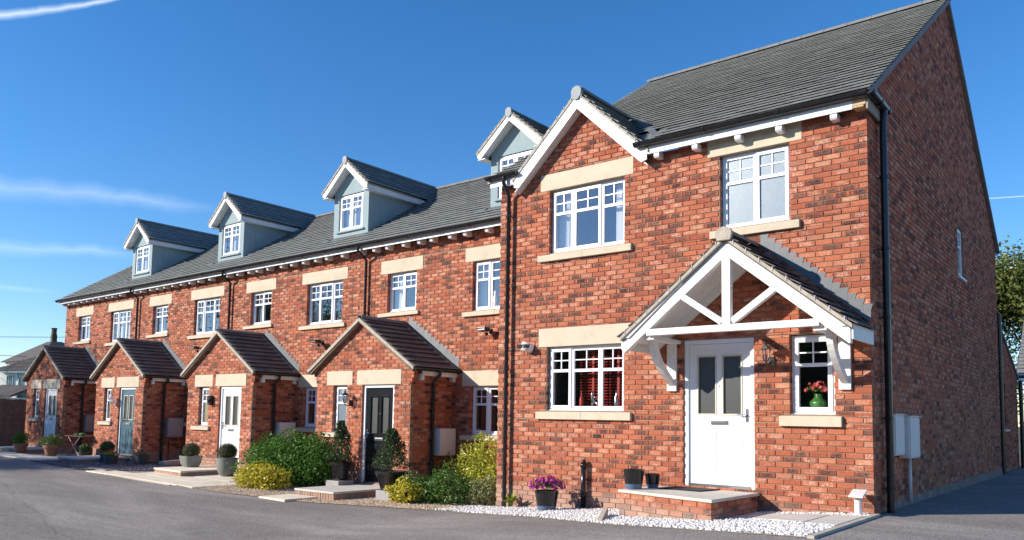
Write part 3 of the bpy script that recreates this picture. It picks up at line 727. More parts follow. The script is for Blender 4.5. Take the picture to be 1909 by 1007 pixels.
# front gablet
gs=math.hypot(1,GS); GYF=-.16; GYB=3.0; hw=1.33; gl=hw*gs
GY2=.42
for s in (1,-1):
    dsg=Vector((-s,0,GS))/gs; dng=Vector((s*GS,0,1))/gs
    o=Vector((GAX+s*hw,GYF if s<0 else 2.0,GZ-GS*hw)) 
    def rg(sv,s=s):
        z=GZ-GS*hw+sv/gs*GS; yb=(z-5.275)/SL-.2+.12
        L=max(.3,yb-GYF)
        return [(0,L)] if s<0 else [(2.0-GYF-L,2.0-GYF)]
    if s<0: slope(eh,o,VY,dsg,dng,2.0-GYF,gl,M['tile'],ranges=rg,name='gablet_roof',slabr=[(0,1.2,gl*.45,gl),(0,.5,0,gl*.45)])
    else: slope(eh,o,-VY,dsg,dng,2.0-GYF,gl,M['tile'],ranges=rg,name='gablet_roof',slabr=[(2.16-1.2,2.16,gl*.45,gl),(2.16-.5,2.16,0,gl*.45)])
ridge(eh,(GAX,GYF-.02,GZ+.03),(GAX,1.55,GZ+.03),.115)
def gable_trim(parent,ax,az,gs_,hwid,yf,bw=.2,m='fascia',clips=10,capr=.10,soff=True,yw=0,vert=False):
    """bargeboards, verge mortar with clips and block end cap on a small front gable"""
    for s in (-1,1):
        q=MB(); x1=ax+s*hwid; z1=az-gs_*hwid
        pts=[(ax,az-.03),(x1,z1-.03),(x1,z1-.03-bw*.8),(x1-s*.10,z1-.03-bw*.95+gs_*.0),(ax,az-.03-bw*math.hypot(1,gs_))]
        if s>0: pts=pts[::-1]
        q.prism(pts,'y',yf-.02,yf+.004); part('bargeboard',q,M[m],parent,bev=.003)
        if soff:
            q=MB(); k=bw*math.hypot(1,gs_)-.012
            P=lambda x,y,d:(x,y,az-.03-gs_*abs(x-ax)-d)
            q.hexa([P(ax,yf+.004,k),P(x1,yf+.004,k),P(x1,yw-.002,k),P(ax,yw-.002,k)],[P(ax,yf+.004,k-.015),P(x1,yf+.004,k-.015),P(x1,yw-.002,k-.015),P(ax,yw-.002,k-.015)]); part('gable_soffit',q,M[m],parent)
        q=MB(); t=.048
        pts=[(ax,az+.012),(x1+s*.03,z1+.012-gs_*.03),(x1+s*.03,z1-.04-gs_*.03),(ax,az-.04)]
        if s>0: pts=pts[::-1]
        q.prism(pts,'y',yf-.035,yf+.01); part('verge',q,M['verge'],parent)
        if clips:
            q=MB()
            for i in range(clips):
                f=(i+.7)/clips; x=ax+s*hwid*f; z=az-gs_*hwid*f+.024
                c=Vector((x,yf-.04,z)); u=Vector((s*-.45,0,.9)).normalized(); 
                q.tube([c-Vector((0,0,.045)),c+Vector((0,0,.012)),c+Vector((0,.05,.022))],.0055,4)
            part('verge_clips',q,M['metergrey'],parent,kind='stuff')
    if capr:
        q=MB(); K=[(math.cos(a)*capr,math.sin(a)*capr*.9) for a in [math.pi*k/8 for k in range(9)]]
        pts=[(ax+p[0],az+.015+p[1]) for p in K]+[(ax-capr*.9,az-.07),(ax-.03,az-.125),(ax+.03,az-.125),(ax+capr*.9,az-.07)]
        q.prism(pts[::-1],'y',yf-.05,yf+.02); part('ridge_end_cap',q,M['capm'],parent,bev=.006)
M['capm']=simple('grey_end_cap',(.29,.31,.315),.7,.08,6,.2,50)
gable_trim(eh,GAX,GZ,GS,1.28,GYF,.17,clips=9)
# valley lead beside gablet
q=MB()
for s in (1,):
    a=Vector((GAX+1.30,.02,roofz(.02)+.045)); b=Vector((GAX+.12,1.55,roofz(1.55)+.045)); e=Vector((.10,0,0)); q.add([a-e*.3,a+e,b+e,b-e*.3],[(0,1,2,3)])
part('valley_lead',q,M['lead'],eh)
# ---- canopy over the door
cn=link('door_canopy',None,eh)
CX=-1.53; CY=-.92; CZ=3.52; CS=.80; CH_=1.56
cs_=math.hypot(1,CS)
for s in (1,-1):
    dsg=Vector((-s,0,CS))/cs_; dng=Vector((s*CS,0,1))/cs_; Lc=-CY-.005
    if s>0: slope(eh,Vector((CX+CH_,-.005,CZ-CS*CH_)),-VY,dsg,dng,Lc,CH_*cs_,M['tile2'],name='canopy_roof')
    else: slope(eh,Vector((CX-CH_,CY,CZ-CS*CH_)),VY,dsg,dng,Lc,CH_*cs_,M['tile2'],name='canopy_roof')
bpy.data.objects.remove(cn)
cn=eh
ridge(eh,(CX,CY-.02,CZ+.03),(CX,-.01,CZ+.03),.105)
gable_trim(eh,CX,CZ,CS,1.53,CY+.03,.0001,'whitewood',9,.0,False)
q=MB(); q.lathe([(.0,0),(.09,0),(.10,.01),(.10,.03),(.09,.04),(0,.04)],16); 
me=MB(); me.prism([(CX+.115*math.cos(a),CZ+.02+.10*math.sin(a)) for a in [math.pi*(8-k)/8 for k in range(9)]]+[(CX+.09,CZ-.06),(CX-.09,CZ-.06)],'y',CY-.045,CY+.02)
part('ridge_end_cap',me,M['verge'],eh,bev=.006)
def bar(p,q_,w,y0,y1,cut=0):
    """timber in the x-z plane"""
    p=Vector((p[0],0,p[1]));r=Vector((q_[0],0,q_[1])); d=(r-p).normalized(); n=Vector((-d.z,0,d.x))*w/2
    mb=MB(); a=[p-n,r-n,r+n,p+n]; mb.hexa([Vector((v.x,y0,v.z)) for v in a],[Vector((v.x,y1,v.z)) for v in a]); return mb
TY0,TY1=CY+.035,CY+.125
for s in (-1,1):
    hwid=1.53; bw=.165; zt=CZ-.035
    x1=CX+s*hwid; z1=zt-CS*hwid; dpt=bw*cs_
    pts=[(CX,zt),(x1,z1),(x1,z1-.20),(x1-s*.02,z1-.20),(CX,zt-dpt)]
    if s>0: pts=pts[::-1]
    q=MB(); q.prism(pts,'y',TY0,TY1); part('truss_rafter',q,M['whitewood'],eh,bev=.004)
    pts=[(CX,zt),(x1-s*.05,z1+CS*.05),(x1-s*.05,z1+CS*.05-.17),(CX,zt-dpt)]
    if s>0: pts=pts[::-1]
    q=MB(); q.prism(pts,'y',-.06,-.004); part('wall_rafter',q,M['whitewood'],eh)
    q=MB(); P=lambda x,y,d:(x,y,CZ-.058-CS*abs(x-CX)-d)
    q.hexa([P(CX,TY1,.012),P(x1,TY1,.012),P(x1,-.06,.012),P(CX,-.06,.012)],[P(CX,TY1,0),P(x1,TY1,0),P(x1,-.06,0),P(CX,-.06,0)]); part('canopy_soffit',q,M['whitewood'],eh)
    q=MB(); xa=x1+s*.012; q.box(min(xa,xa+s*.02),max(xa,xa+s*.02),CY+.04,-.004,z1-.155,z1+.03); part('canopy_fascia',q,M['whitewood'],eh,bev=.003)
    q=MB(); q.box(min(CX+s*1.08,CX+s*1.24),max(CX+s*1.08,CX+s*1.24),CY+.10,-.006,2.235,2.29); part('bracket_arm',q,M['whitewood'],eh,bev=.004)
    bx=CX+s*1.215 if s>0 else CX+s*1.215
    x0,x1_=(bx-.075,bx+.075)
    q=MB(); q.box(x0,x1_,-.045,-.004,1.55,2.235); part('bracket_post',q,M['whitewood'],eh,bev=.005)
    q=MB(); pts=[]
    for k in range(9):
        t=k/8; pts.append((-.60+.52*(1-math.cos(t*math.pi/2)) if False else -.66+.60*t**1.9*1.0, 2.235-.60*t))
    inner=[(p[0]+.13+.02*(1-i/8),p[1]+.0) for i,p in enumerate(pts)]
    inner=[(min(-.046,y),z+ .02) for y,z in inner]; inner[0]=(inner[0][0],2.235)
    poly=pts+inner[::-1]
    n=len(pts)
    for k in range(n-1):
        a,b,c,d=pts[k],pts[k+1],inner[k+1],inner[k]
        vs=[(bx-.04,*a),(bx-.04,*b),(bx-.04,*c),(bx-.04,*d),(bx+.04,*a),(bx+.04,*b),(bx+.04,*c),(bx+.04,*d)]
        fs=[(0,1,2,3),(7,6,5,4),(0,4,5,1),(3,2,6,7)]
        if k==0: fs.append((0,3,7,4))
        if k==n-2: fs.append((1,5,6,2))
        q.add(vs,fs)
    part('bracket_brace',q,M['whitewood'],eh)
q=MB(); q.box(CX-1.17,CX+1.17,TY0+.004,TY1-.004,2.285,2.375); part('tie_beam',q,M['whitewood'],eh,bev=.006)
q=MB(); q.box(CX-.058,CX+.058,TY0-.003,TY1-.008,2.375,CZ-.24); part('king_post',q,M['whitewood'],eh,bev=.006)
for s in (-1,1): part('truss_strut',bar((CX+s*.07,2.41),(CX+s*.64,2.80),.085,TY0+.006,TY1-.006),M['whitewood'],eh,bev=.005)
flashing(eh,0,CX+.12,CZ+.06,CX+1.53,CZ-CS*1.41+.06-.03,.075,.13)
q=MB(); P=lambda x,y:(x,y,CZ+.045-CS*(x-CX)); q.hexa([P(CX+.1,-.12),P(CX+1.55,-.12),P(CX+1.55,-.004),P(CX+.1,-.004)],[tuple(Vector(v)+Vector((0,0,.006))) for v in (P(CX+.1,-.12),P(CX+1.55,-.12),P(CX+1.55,-.004),P(CX+.1,-.004))]); part('lead_apron',q,M['lead'],eh)
# air bricks
for (x,z) in ((-.99,.10),(-4.86,.50),(-4.2,2.81)):
    q=MB(); q.box(x,x+.215,-.003,.05,z,z+.066); part('air_brick',q,M['airbrick'],eh)
    q=MB()
    for i in range(8):
        for j in range(3): q.box(x+.012+i*.025,x+.026+i*.025,-.0045,-.002,z+.008+j*.019,z+.02+j*.019)
    part('air_brick_holes',q,M['terracotta'],eh,kind='stuff')
# rear extension of end house
ext=thing('rear_extension','single storey brick extension with sloping roof behind the side gable','extension',(0,DY,0))
def eo(a,b):
    f=lambda z: 4.2 if z<2.45 else max(0,4.2-(z-2.45)*4.2/1.5)
    return [(.06,f(a),.06,max(f(b),.07))] if f(a)>.3 else []
wall(ext,(Vector((-.12,.0,0)),VY,-VX),.06,4.2,-.2,2.45,[(1.3,1.95,1.03,2.16)],outer=eo,extra=lambda mb: mb.prism([(.1,2.44),(4.15,2.44),(.1,3.9)],'x',-.131,-.40))
window(ext,-.165,1.304,1.034,.64,1.12,(1,),rz=math.pi/2)
q=MB(); q.box(-.16,-.05,1.24,2.02,.985,1.03); part('window_sill',q,M['upvc'],ext)
q=MB(); q.hexa([(-.09,.0,3.95),(-.09,4.4,2.38),(-4,4.4,2.38),(-4,0,3.95)],[(-.09,.0,4.03),(-.09,4.4,2.46),(-4,4.4,2.46),(-4,0,4.03)]); part('roof',q,M['tile'],ext)
q=MB(); q.box(-.11,-.06,.0,.001,0,.001) ; downpipe(ext,[(-.02,.40,3.75),(-.02,.40,.0)],.055,(2.5,1.2),-VX); downpipe(ext,[(-.02,4.05,2.35),(-.02,4.05,.0)],.05,(1.2,),-VX)
# ============================================================ TERRACE
YT=1.6; YP=.4
AX=[-10.12,-15.53,-20.86,-26.13]; DZ=[0,.035,.07,.10]
BND=[(-1.55,4.03),(-1.62,3.86),(-1.62,3.71),(-1.67,3.65)]
TLAB=['red brick terraced house nearest the end house, with black front door','red brick terraced house with white front door and two grey box-ball pots','red brick terraced house with slate blue front door','red brick terraced house at the far left end, with white front door in dappled shade']
TSL=.64
def tz(y): return 5.06+TSL*(y-YT+.28)
RY=YT+3.33
for hi in range(4):
    A=AX[hi]; dz=DZ[hi]; b0,b1=BND[hi]
    T=thing('terraced_house',TLAB[hi],'house',(A,YT,0),'terraced houses in the row')
    ph=(-A)%BR
    sh=(.13 if hi==0 else .0)
    w3=(1.85+sh,3.22+sh,3.30+dz,4.34+dz); w2=(-.60,.32,3.45+dz,4.34+dz); wg=(1.85+sh,3.22+sh,.77+dz,1.76+dz)
    ln=[(1.64+sh,3.40+sh,4.34+dz,4.63+dz),(-.83,.52,4.34+dz,4.64+dz),(1.62+sh,3.40+sh,1.76+dz,2.07+dz)]
    si=[(1.62+sh,3.38+sh,3.19+dz,3.30+dz),(-.86,.44,3.35+dz,3.45+dz),(1.62+sh,3.38+sh,.66+dz,.77+dz)]
    wall(T,(V0,VX,VY),b0,b1,-.6,4.97,[w3,w2,wg]+ln+si,phase=ph if hi<2 else 0,singles=300 if hi<2 else 0)
    q=MB(); q.box(b0,b1,6.35,6.6,-.5,5.0); q.box(b0,b1,.32,6.3,2.7,2.8)
    if hi==3: q.box(b0+.011,b0+.25,.3,6.35,-.5,5.05); q.prism([(.3,4.95),(3.33,tz(RY)-.06),(6.36,4.95)],'x',b0+.011,b0+.25)
    part('rear_wall',q,M['mortar'],T)
    if hi==3:
        def so(a,b):
            f=lambda z: 6.6 if z<4.95 else 0
            return [(0,6.49,0,6.49)] if a<4.95 else [((6.6-3.33)-(tz(RY)-z_)/TSL if False else max(.0,(a-4.95)/TSL+.2),6.49-max(0,(a-4.95)/TSL),max(.0,(b-4.95)/TSL+.2),6.49-max(0,(b-4.95)/TSL))] if a<6.9 else []
        wall(T,(Vector((b0,6.6,0)),-VY,VX),0,6.49,-.5,4.95,[],outer=so,nocore=True,name='side_wall')
    for l in ln: lintel(T,*l)
    for i,s in enumerate(si): sill(T,*s,split=(i!=1))
    F=.045
    def WT(o,cols,**k): return window(T,o[0]+.004,.082,o[2]+.006,o[1]-o[0]-.008,o[3]-o[2]-.01,cols,**k)
    WT(w3,(1,1.2,1),fixed=(1,2) if hi!=1 else (0,2),curtain=(.12,.10,.2,.34)[hi])
    WT(w2,(1,1),fixed=(0,),curtain=(.25,.2,.3,.4)[hi],cb=hi>1)
    WT(wg,(1,1.2,1),fixed=(1,))
    # roof
    tn=math.hypot(1,TSL); e0=b0-(.09 if hi==3 else 0); L=b1-e0+(.02 if hi==0 else 0)
    slope(T,Vector((e0,-.28,tz(YT-.28))),VX,Vector((0,1,TSL))/tn,Vector((0,-TSL,1))/tn,L,(3.33+.28)*tn,M['tile'],gauge=.195)
    slope(T,Vector((e0+L,6.88,tz(YT-.28))),-VX,Vector((0,-1,TSL))/tn,Vector((0,TSL,1))/tn,L,(6.88-3.33)*tn,M['tile'],gauge=.5,tw=1.2,name='rear_roof')
    ridge(T,(e0,3.33,tz(RY)+.02),(e0+L,3.33,tz(RY)+.02),.10)
    if hi==3:
        q=MB(); q.prism([(-.28,tz(YT-.28)-.06),(3.33,tz(RY)-.06),(3.33,tz(RY)+.02),(-.28,tz(YT-.28)+.02)],'x',e0-.012,e0+.04); part('verge',q,M['verge'],T)
    q=MB(); q.box(b0-(.05 if hi==3 else 0),b1,-.245,-.223,4.925,5.06); part('fascia',q,M['fascia'],T,bev=.003)
    q=MB(); q.box(b0-(.05 if hi==3 else 0),b1,-.222,0,5.03,5.045); part('soffit',q,M['fascia'],T)
    xs=[b0+.12+k*.485+random.choice((-.06,0,.05)) for k in range(int((b1-b0)/.485))]
    for x in xs:
        q=MB(); q.prism([(-.20,5.03),(-.20,4.90),(-.18,4.86),(-.006,4.86),(-.006,5.03)],'x',x-.045,x+.045); part('rafter_foot',q,M['fascia'],T)
    gutter(T,(b0-(.12 if hi==3 else 0),-.305,5.06),(b1,-.305,5.06),.064,brackets=.85)
    if hi<3:
        px=(-11.42,-17.08,-22.35)[hi]-A
        downpipe(T,[(px,-.305,5.02),(px,-.305,4.90),(px+.02,-.07,4.72),(px+.02,-.07,2.62)],.034,(4.35,3.4))
    # dormer
    dx=(2.60,2.93,2.93,2.93)[hi]+(0.12 if hi==0 else 0); dw=.655; dyf=.42; fz0=5.4; dzt=7.42; dsl=.84; hwd=.84
    fz1=dzt-.08-dsl*dw
    c=MB(); ztop=lambda x: dzt-.09-dsl*abs(x-dx)
    yb=lambda z:(z-5.06)/TSL-.28+.15
    dwin=(dx-.46,dx+.46,5.70,6.61)
    # front face pieces around window opening
    c.box(dx-dw,dwin[0],dyf,dyf+.2,fz0,dwin[3]);c.box(dwin[1],dx+dw,dyf,dyf+.2,fz0,dwin[3]);c.box(dwin[0],dwin[1],dyf,dyf+.2,fz0,dwin[2])
    c.prism([(dx-dw,dwin[3]),(dx+dw,dwin[3]),(dx+dw,ztop(dx+dw)),(dx,ztop(dx)),(dx-dw,ztop(dx-dw))],'y',dyf,dyf+.2)
    zc=ztop(dx+dw)
    for s in (-1,1):
        xo=dx+s*dw; a,b_=sorted((xo,xo-s*.15))
        c.prism([(dyf+.2,5.45),(dyf+.2,zc),(yb(zc)+.1,zc),(yb(5.5),5.45)],'x',a,b_)
    part('dormer_wall',c,M['render'],T,bev=.004)
    q=MB(); q.box(dwin[0]-.06,dwin[1]+.06,dyf-.05,dyf+.06,5.655,5.695); part('dormer_sill',q,M['render'],T,bev=.004)
    window(T,dwin[0]+.003,dyf+.035,dwin[2],.914,.90,(1,1),curtain=.45,depth=.35,F=.05)
    dn_=math.hypot(1,dsl)
    for s in (1,-1):
        d1=Vector((-s,0,dsl))/dn_; d2=Vector((s*dsl,0,1))/dn_; dl=hwd*dn_; yf=dyf-.23; LL=3.4-yf
        def rg(sv,s=s):
            z=dzt-dsl*hwd+sv/dn_*dsl; y1=yb(z)+.05; l=y1-yf
            return [(0,l)] if s<0 else [(LL-l,LL)]
        sb=[(0,LL-1.35,0,dl*.5),(0,LL-.7,dl*.5,dl)] if s<0 else [(1.35,LL,0,dl*.5),(.7,LL,dl*.5,dl)]
        slope(T,Vector((dx+s*hwd,yf if s<0 else yf+LL,dzt-dsl*hwd)),VY if s<0 else -VY,d1,d2,LL,dl,M['tile'],ranges=rg,name='dormer_roof',gauge=.16,slabr=sb)
        q=MB(); xx=dx+s*(hwd-.03); zz=dzt-dsl*hwd-.03; a,b_=sorted((xx,xx-s*.02)); ye=yb(zz)-.05
        q.box(a,b_,yf+.02,ye,zz-.13,zz+.01); part('dormer_fascia',q,M['fascia'],T)
        q=MB(); a,b_=sorted((xx-s*.02,dx+s*dw)); q.box(a,b_,yf+.02,yb(zz-.13)-.05,zz-.13,zz-.115); part('dormer_soffit',q,M['fascia'],T)
    ridge(T,(dx,dyf-.24,dzt+.015),(dx,3.33,dzt+.015),.085)
    gable_trim(T,dx,dzt,dsl,hwd-.0,dyf-.21,.115,clips=7,capr=.08,yw=dyf)
    q=MB(); P=lambda x,y,h:(x,y,tz(YT+y)+h)
    q.add([P(dx-dw-.02,dyf-.22,.04),P(dx+dw+.05,dyf-.22,.04),P(dx+dw+.05,dyf+.01,.05),P(dx-dw-.02,dyf+.01,.05)],[(0,1,2,3)])
    q.add([P(dx-dw-.42,dyf-.10,.035),P(dx-dw-.01,dyf-.20,.05),P(dx-dw-.01,dyf+.0,.09)],[(0,1,2)]); part('lead_apron',q,M['lead'],T)
    # ---- porch
    PF=YP-YT; pw0,pw1=(-1.46,1.48); pz=3.14+dz*.9; psl=.645; ph_=1.64
    dr=(.045,1.0,-.26+dz*1.9,1.76+dz*.9); pwn=(-.90,-.45,.76+dz,1.76+dz*.9)
    pl=[(-1.13,-.28,1.76+dz*.9,2.06+dz*.9),(-.14,1.20,1.76+dz*.9,2.06+dz*.9)]; ps=[(-1.16,-.33,.65+dz,.76+dz)]
    rz_=lambda x:pz-.10-psl*abs(x)
    def po(a,b,pz=pz,dz=dz):
        ex=0 if a<1.74+dz else .04*(1+int((a-1.74-dz)/.075)) if a<2.0+dz else .15
        ex=min(ex,.15); l=-1.46-ex; r=1.48+ex
        hb=(pz-.08-a)/psl; ht=(pz-.08-b)/psl
        if hb<.05: return []
        return [(max(l,-hb),min(r,hb),max(l,-max(ht,.01)),min(r,max(ht,.01)))]
    wall(T,(Vector((0,PF,0)),VX,VY),pw0,pw1,-.6,2.05,[dr,pwn]+pl+ps,phase=ph*0,singles=0,outer=po,
         extra=lambda mb,pz=pz:(mb.prism([(pw0,2.04),(pw1,2.04),(pw1,pz-.1-psl*pw1),(0,pz-.11),(pw0,pz-.1+psl*pw0)],'y',PF+.011,PF+.3)),name='porch_wall')
    wall(T,(Vector((pw1,PF,0)),VY,-VX),.108,1.2,-.6,2.10,[],phase=0,name='porch_side_wall',key='ps' )
    wall(T,(Vector((pw0,PF+1.2,0)),-VY,VX),0,1.092,-.6,2.10,[],phase=0,name='porch_side_wall',key='ps2')
    q=MB(); q.box(pw0+.3,pw1-.3,PF+.31,-.01,2.0,2.04); part('porch_ceiling',q,M['fascia'],T)
    for l in pl: lintel(T,*l,y=PF)
    sill(T,*ps[0],y=PF)
    window(T,pwn[0]+.003,PF+.082,pwn[2]+.004,.444,pwn[3]-pwn[2]-.008,(1,),gl='frost' if hi==0 else 'glass')
    door(T,dr[0]+.002,PF+.04,dr[2],dr[1]-dr[0]-.004,dr[3]-dr[2]-.003,('blackdoor','whitedoor','bluedoor','whitedoor')[hi],hinge_left=False,
         label=('black front door','white front door','slate blue front door','white front door in dappled shade')[hi],glz='doorglass')
    pn=math.hypot(1,psl)
    for s in (1,-1):
        d1=Vector((-s,0,psl))/pn; d2=Vector((s*psl,0,1))/pn; Lp=1.3
        slope(T,Vector((s*ph_,0 if s>0 else -Lp,pz-psl*ph_)),-VY if s>0 else VY,d1,d2,Lp,ph_*pn,M['tile2'],gauge=.195,name='porch_roof')
        q=MB(); a,b_=sorted((s*(ph_-.02),s*(ph_-.045))); zf=pz-psl*ph_-.02
        q.box(a,b_,-1.02,-.005,zf-.13,zf); part('porch_fascia',q,M['fascia'],T)
        for y in (-.98,-.07):
            q=MB(); a,b_=sorted((s*(ph_-.05),s*1.49)); q.box(a,b_,y-.045,y+.045,zf-.22,zf-.09); part('fascia_block',q,M['fascia'],T,bev=.005)
        gutter(T,(s*(ph_+.05),-1.30,zf+.005),(s*(ph_+.05),-.0,zf+.005),.05,brackets=.55)
        x1=s*ph_; z1=pz-psl*ph_
        q=MB(); pts=[(0,pz+.02),(x1+s*.02,z1+.02),(x1+s*.02,z1-.055),(0,pz-.055)]
        if s>0: pts=pts[::-1]
        q.prism(pts,'y',-1.325,-1.27); part('verge',q,M['verge'],T)
        q=MB(); pts=[(0,pz-.055),(x1-s*.03,z1-.055),(x1-s*.03,z1-.085),(0,pz-.085)]
        if s>0: pts=pts[::-1]
        q.prism(pts,'y',-1.30,-1.20); part('undercloak',q,M['timber'],T)
        if s>0:
            flashing(T,0,.12,pz+.02,ph_,z1+.08,.075,.12)
            q=MB(); P=lambda x,y:(x,y,pz+.042-psl*x); v4=[P(.08,-.14),P(ph_,-.14),P(ph_,-.004),P(.08,-.004)]; q.hexa(v4,[tuple(Vector(v)+Vector((0,0,.006))) for v in v4]); part('lead_apron',q,M['lead'],T)
    ridge(T,(0,-1.31,pz+.02),(0,0,pz+.02),.09,m='tile2' if False else 'ridge')
    gx_=ph_+.05; zf=pz-psl*ph_
    downpipe(T,[(gx_,-.60,zf-.04),(gx_,-.60,zf-.12),(1.54,-.62,zf-.25),(1.54,-.62,-.45)],.034,(1.2,.2),-VX)
    # meter cupboard on the porch side
    q=MB(); q.box(1.482,1.53,-.52+.02,.0-.02+.05,.33+dz,.885+dz) if False else q.box(1.482,1.66,-.52,-.06,.34+dz,.885+dz); o=part('meter_cupboard',q,M['metergrey' if hi in(0,1) else 'meterdark'],T,bev=.008)
    q=MB(); q.box(1.661,1.668,-.50,-.08,.36+dz,.865+dz); part('cupboard_door',q,M['metergrey' if hi in(0,1) else 'meterdark'],o,bev=.004)
    if hi==2:
        q=MB(); q.tube([(1.52,-.40,.40),(1.52,-.40,-.3)],.012,8); part('supply_pipe',q,M['black'],T)
# ============================================================ wall lights
def floodlight(x,y,z,lab,up=0):
    t=thing('floodlight',lab,'floodlight',(x,y,z),'floodlights on the terrace wall')
    q=MB(); q.box(-.03,.03,-.03,0,-.05,.05); q.tube([(0,-.02,0),(0,-.12,.02)],.014,8); part('bracket',q,M['black'],t)
    q=MB(); q.hexa([(-.11,-.30,-.01),(.11,-.30,-.01),(.09,-.12,-.03),(-.09,-.12,-.03)],[(-.11,-.31,.05),(.11,-.31,.05),(.09,-.13,.06),(-.09,-.13,.06)]); part('lamp_head',q,M['black'],t,bev=.008)
    q=MB(); q.box(-.09,.09,-.305,-.30,-.005,.04); part('lens',q,M['steel'],t)
    q=MB(); q.lathe([(0,-.05),(.03,-.04),(.035,0),(.02,.02)],12,(0,-.13,-.06)); part('sensor',q,M['black'],t,smooth=True)
floodlight(-7.62,YT,2.86,'black floodlight with sensor on the terrace wall just left of the end house')
floodlight(-12.98,YT,2.87,'black floodlight above the left slope of the nearest porch roof')
floodlight(-18.5,YT,2.95,'small black floodlight above the left slope of the second porch roof')
t=thing('security_light','round white and dark security light on end house wall beside left downpipe','security light',(-5.42,0,2.33))
q=MB(); q.tube([(.08,-.01,-.05),(-.02,-.16,.0)],.075,14); part('shade',q,M['fascia'],t,smooth=True)
q=MB(); q.box(-.10,.10,-.20,-.07,-.045,.015); q.tube([(.12,0,-.07),(.02,-.12,-.03)],.03,10); part('lamp_head',q,M['black'],t,bev=.01)
def lantern(x,y,z,lab,m='steel',sc=1):
    t=thing('wall_lantern',lab,'lantern',(x,y,z),'wall lanterns beside front doors')
    q=MB(); q.lathe([(.035,-.06),(.045,-.05),(.045,.05),(.035,.06)],10,(.03,-.012,-.08)); part('back_plate',q,M[m],t)
    q=MB(); q.tube([(.03,-.01,-.09),(.01,-.08,-.14),(-.0,-.15,-.12),(0,-.15,-.07)],.011,8); part('arm',q,M[m],t)
    q=MB(); c=(0,-.15,0)
    for k in range(6):
        a=k*math.pi/3; q.tube([(c[0]+.035*math.cos(a),c[1]+.035*math.sin(a),-.07),(c[0]+.062*math.cos(a),c[1]+.062*math.sin(a),.08)],.006,5)
    q.lathe([(.0,-.085),(.03,-.085),(.042,-.068),(.0,-.066)],6,c); part('cage',q,M[m],t)
    q=MB(); q.lathe([(.0,-.068),(.033,-.068),(.058,.08),(0,.08)],6,c); part('glass',q,M['glass'],t)
    q=MB(); q.lathe([(.0,.079),(.078,.08),(.05,.115),(.02,.135),(.012,.15),(.016,.165),(0,.18)],6,c); part('roof_cap',q,M[m],t)
M['pewter']=simple('pewter',(.16,.155,.14),.45,.3,20,.2,40,metal=.7)
lantern(-1.29,0,2.02,'old pewter six-sided wall lantern right of the end house white door','pewter')
lantern(-10.44,YP,1.46,'black carriage lantern left of the black front door','black')
lantern(-20.98,YP,1.44,'pale wall lantern between narrow window and slate blue door','metergrey')
t=thing('wall_lamp','square black up-and-down lamp between narrow window and second white door','wall lamp',(-15.80,YP,1.44))
q=MB(); q.box(-.06,.06,-.10,-.0,-.12,.12); part('body',q,M['black'],t,bev=.01); q=MB(); q.box(-.03,.03,-.13,-.10,-.05,.02); part('sensor',q,M['black'],t)
# ============================================================ end house fittings on the ground and gable
t=thing('meter_boxes','pair of tall off-white meter boxes on the shaded gable wall','meter box',(.0,.95,.66))
for i,(y0,y1,z0,z1,dd) in enumerate(((-.23,.29,.05,.59,.08),(.31,.90,0,.57,.14))):
    q=MB(); q.box(.002,dd,y0,y1,z0,z1); b=part('meter_cabinet',q,M['metergrey'],t,bev=.008)
    q=MB(); q.box(dd+.001,dd+.012,y0+.02,y1-.02,z0+.02,z1-.02); part('cabinet_door',q,M['metergrey'],b,bev=.004)
    q=MB(); q.box(.0,dd+.02,y0-.01,y1+.01,z1,z1+.012); part('cabinet_lid',q,M['metergrey'],b)
q=MB(); q.tube([(.05,.69,.0),(.05,.69,-.60)],.028,10); part('conduit',q,M['metergrey'],t,smooth=True)
t=thing('soil_pipe','short black vent pipe with cap standing against the end house wall','pipe',(-4.25,-.07,gz(-4.25,0)))
q=MB(); q.tube([(0,0,0),(0,0,.72)],.04,14); part('pipe',q,M['black'],t,smooth=True)
q=MB(); q.tube([(0,0,.20),(0,0,.26)],.048,14); part('collar',q,M['black'],t,smooth=True)
q=MB(); q.tube([(0,0,.66),(0,0,.72)],.047,14); part('collar',q,M['black'],t,smooth=True)
q=MB(); q.lathe([(.04,0),(.045,.02),(.03,.05),(0,.055)],14,(0,0,.72)); part('vent_cap',q,M['black'],t,smooth=True)
t=thing('outdoor_tap_cover','small grey post with slanted square cap at the right corner of the end house','post',(-.13,-.22,gz(-.13,0)))
q=MB(); q.lathe([(.055,0),(.05,.02),(.045,.04),(.045,.25),(.0,.25)],12); part('post',q,M['metergrey'],t)
q=MB(); q.hexa([(-.085,-.11,.235),(.085,-.11,.235),(.085,.10,.30),(-.085,.10,.30)],[(-.085,-.11,.255),(.085,-.11,.255),(.085,.10,.325),(-.085,.10,.325)]); part('cap',q,M['metergrey'],t,bev=.004)
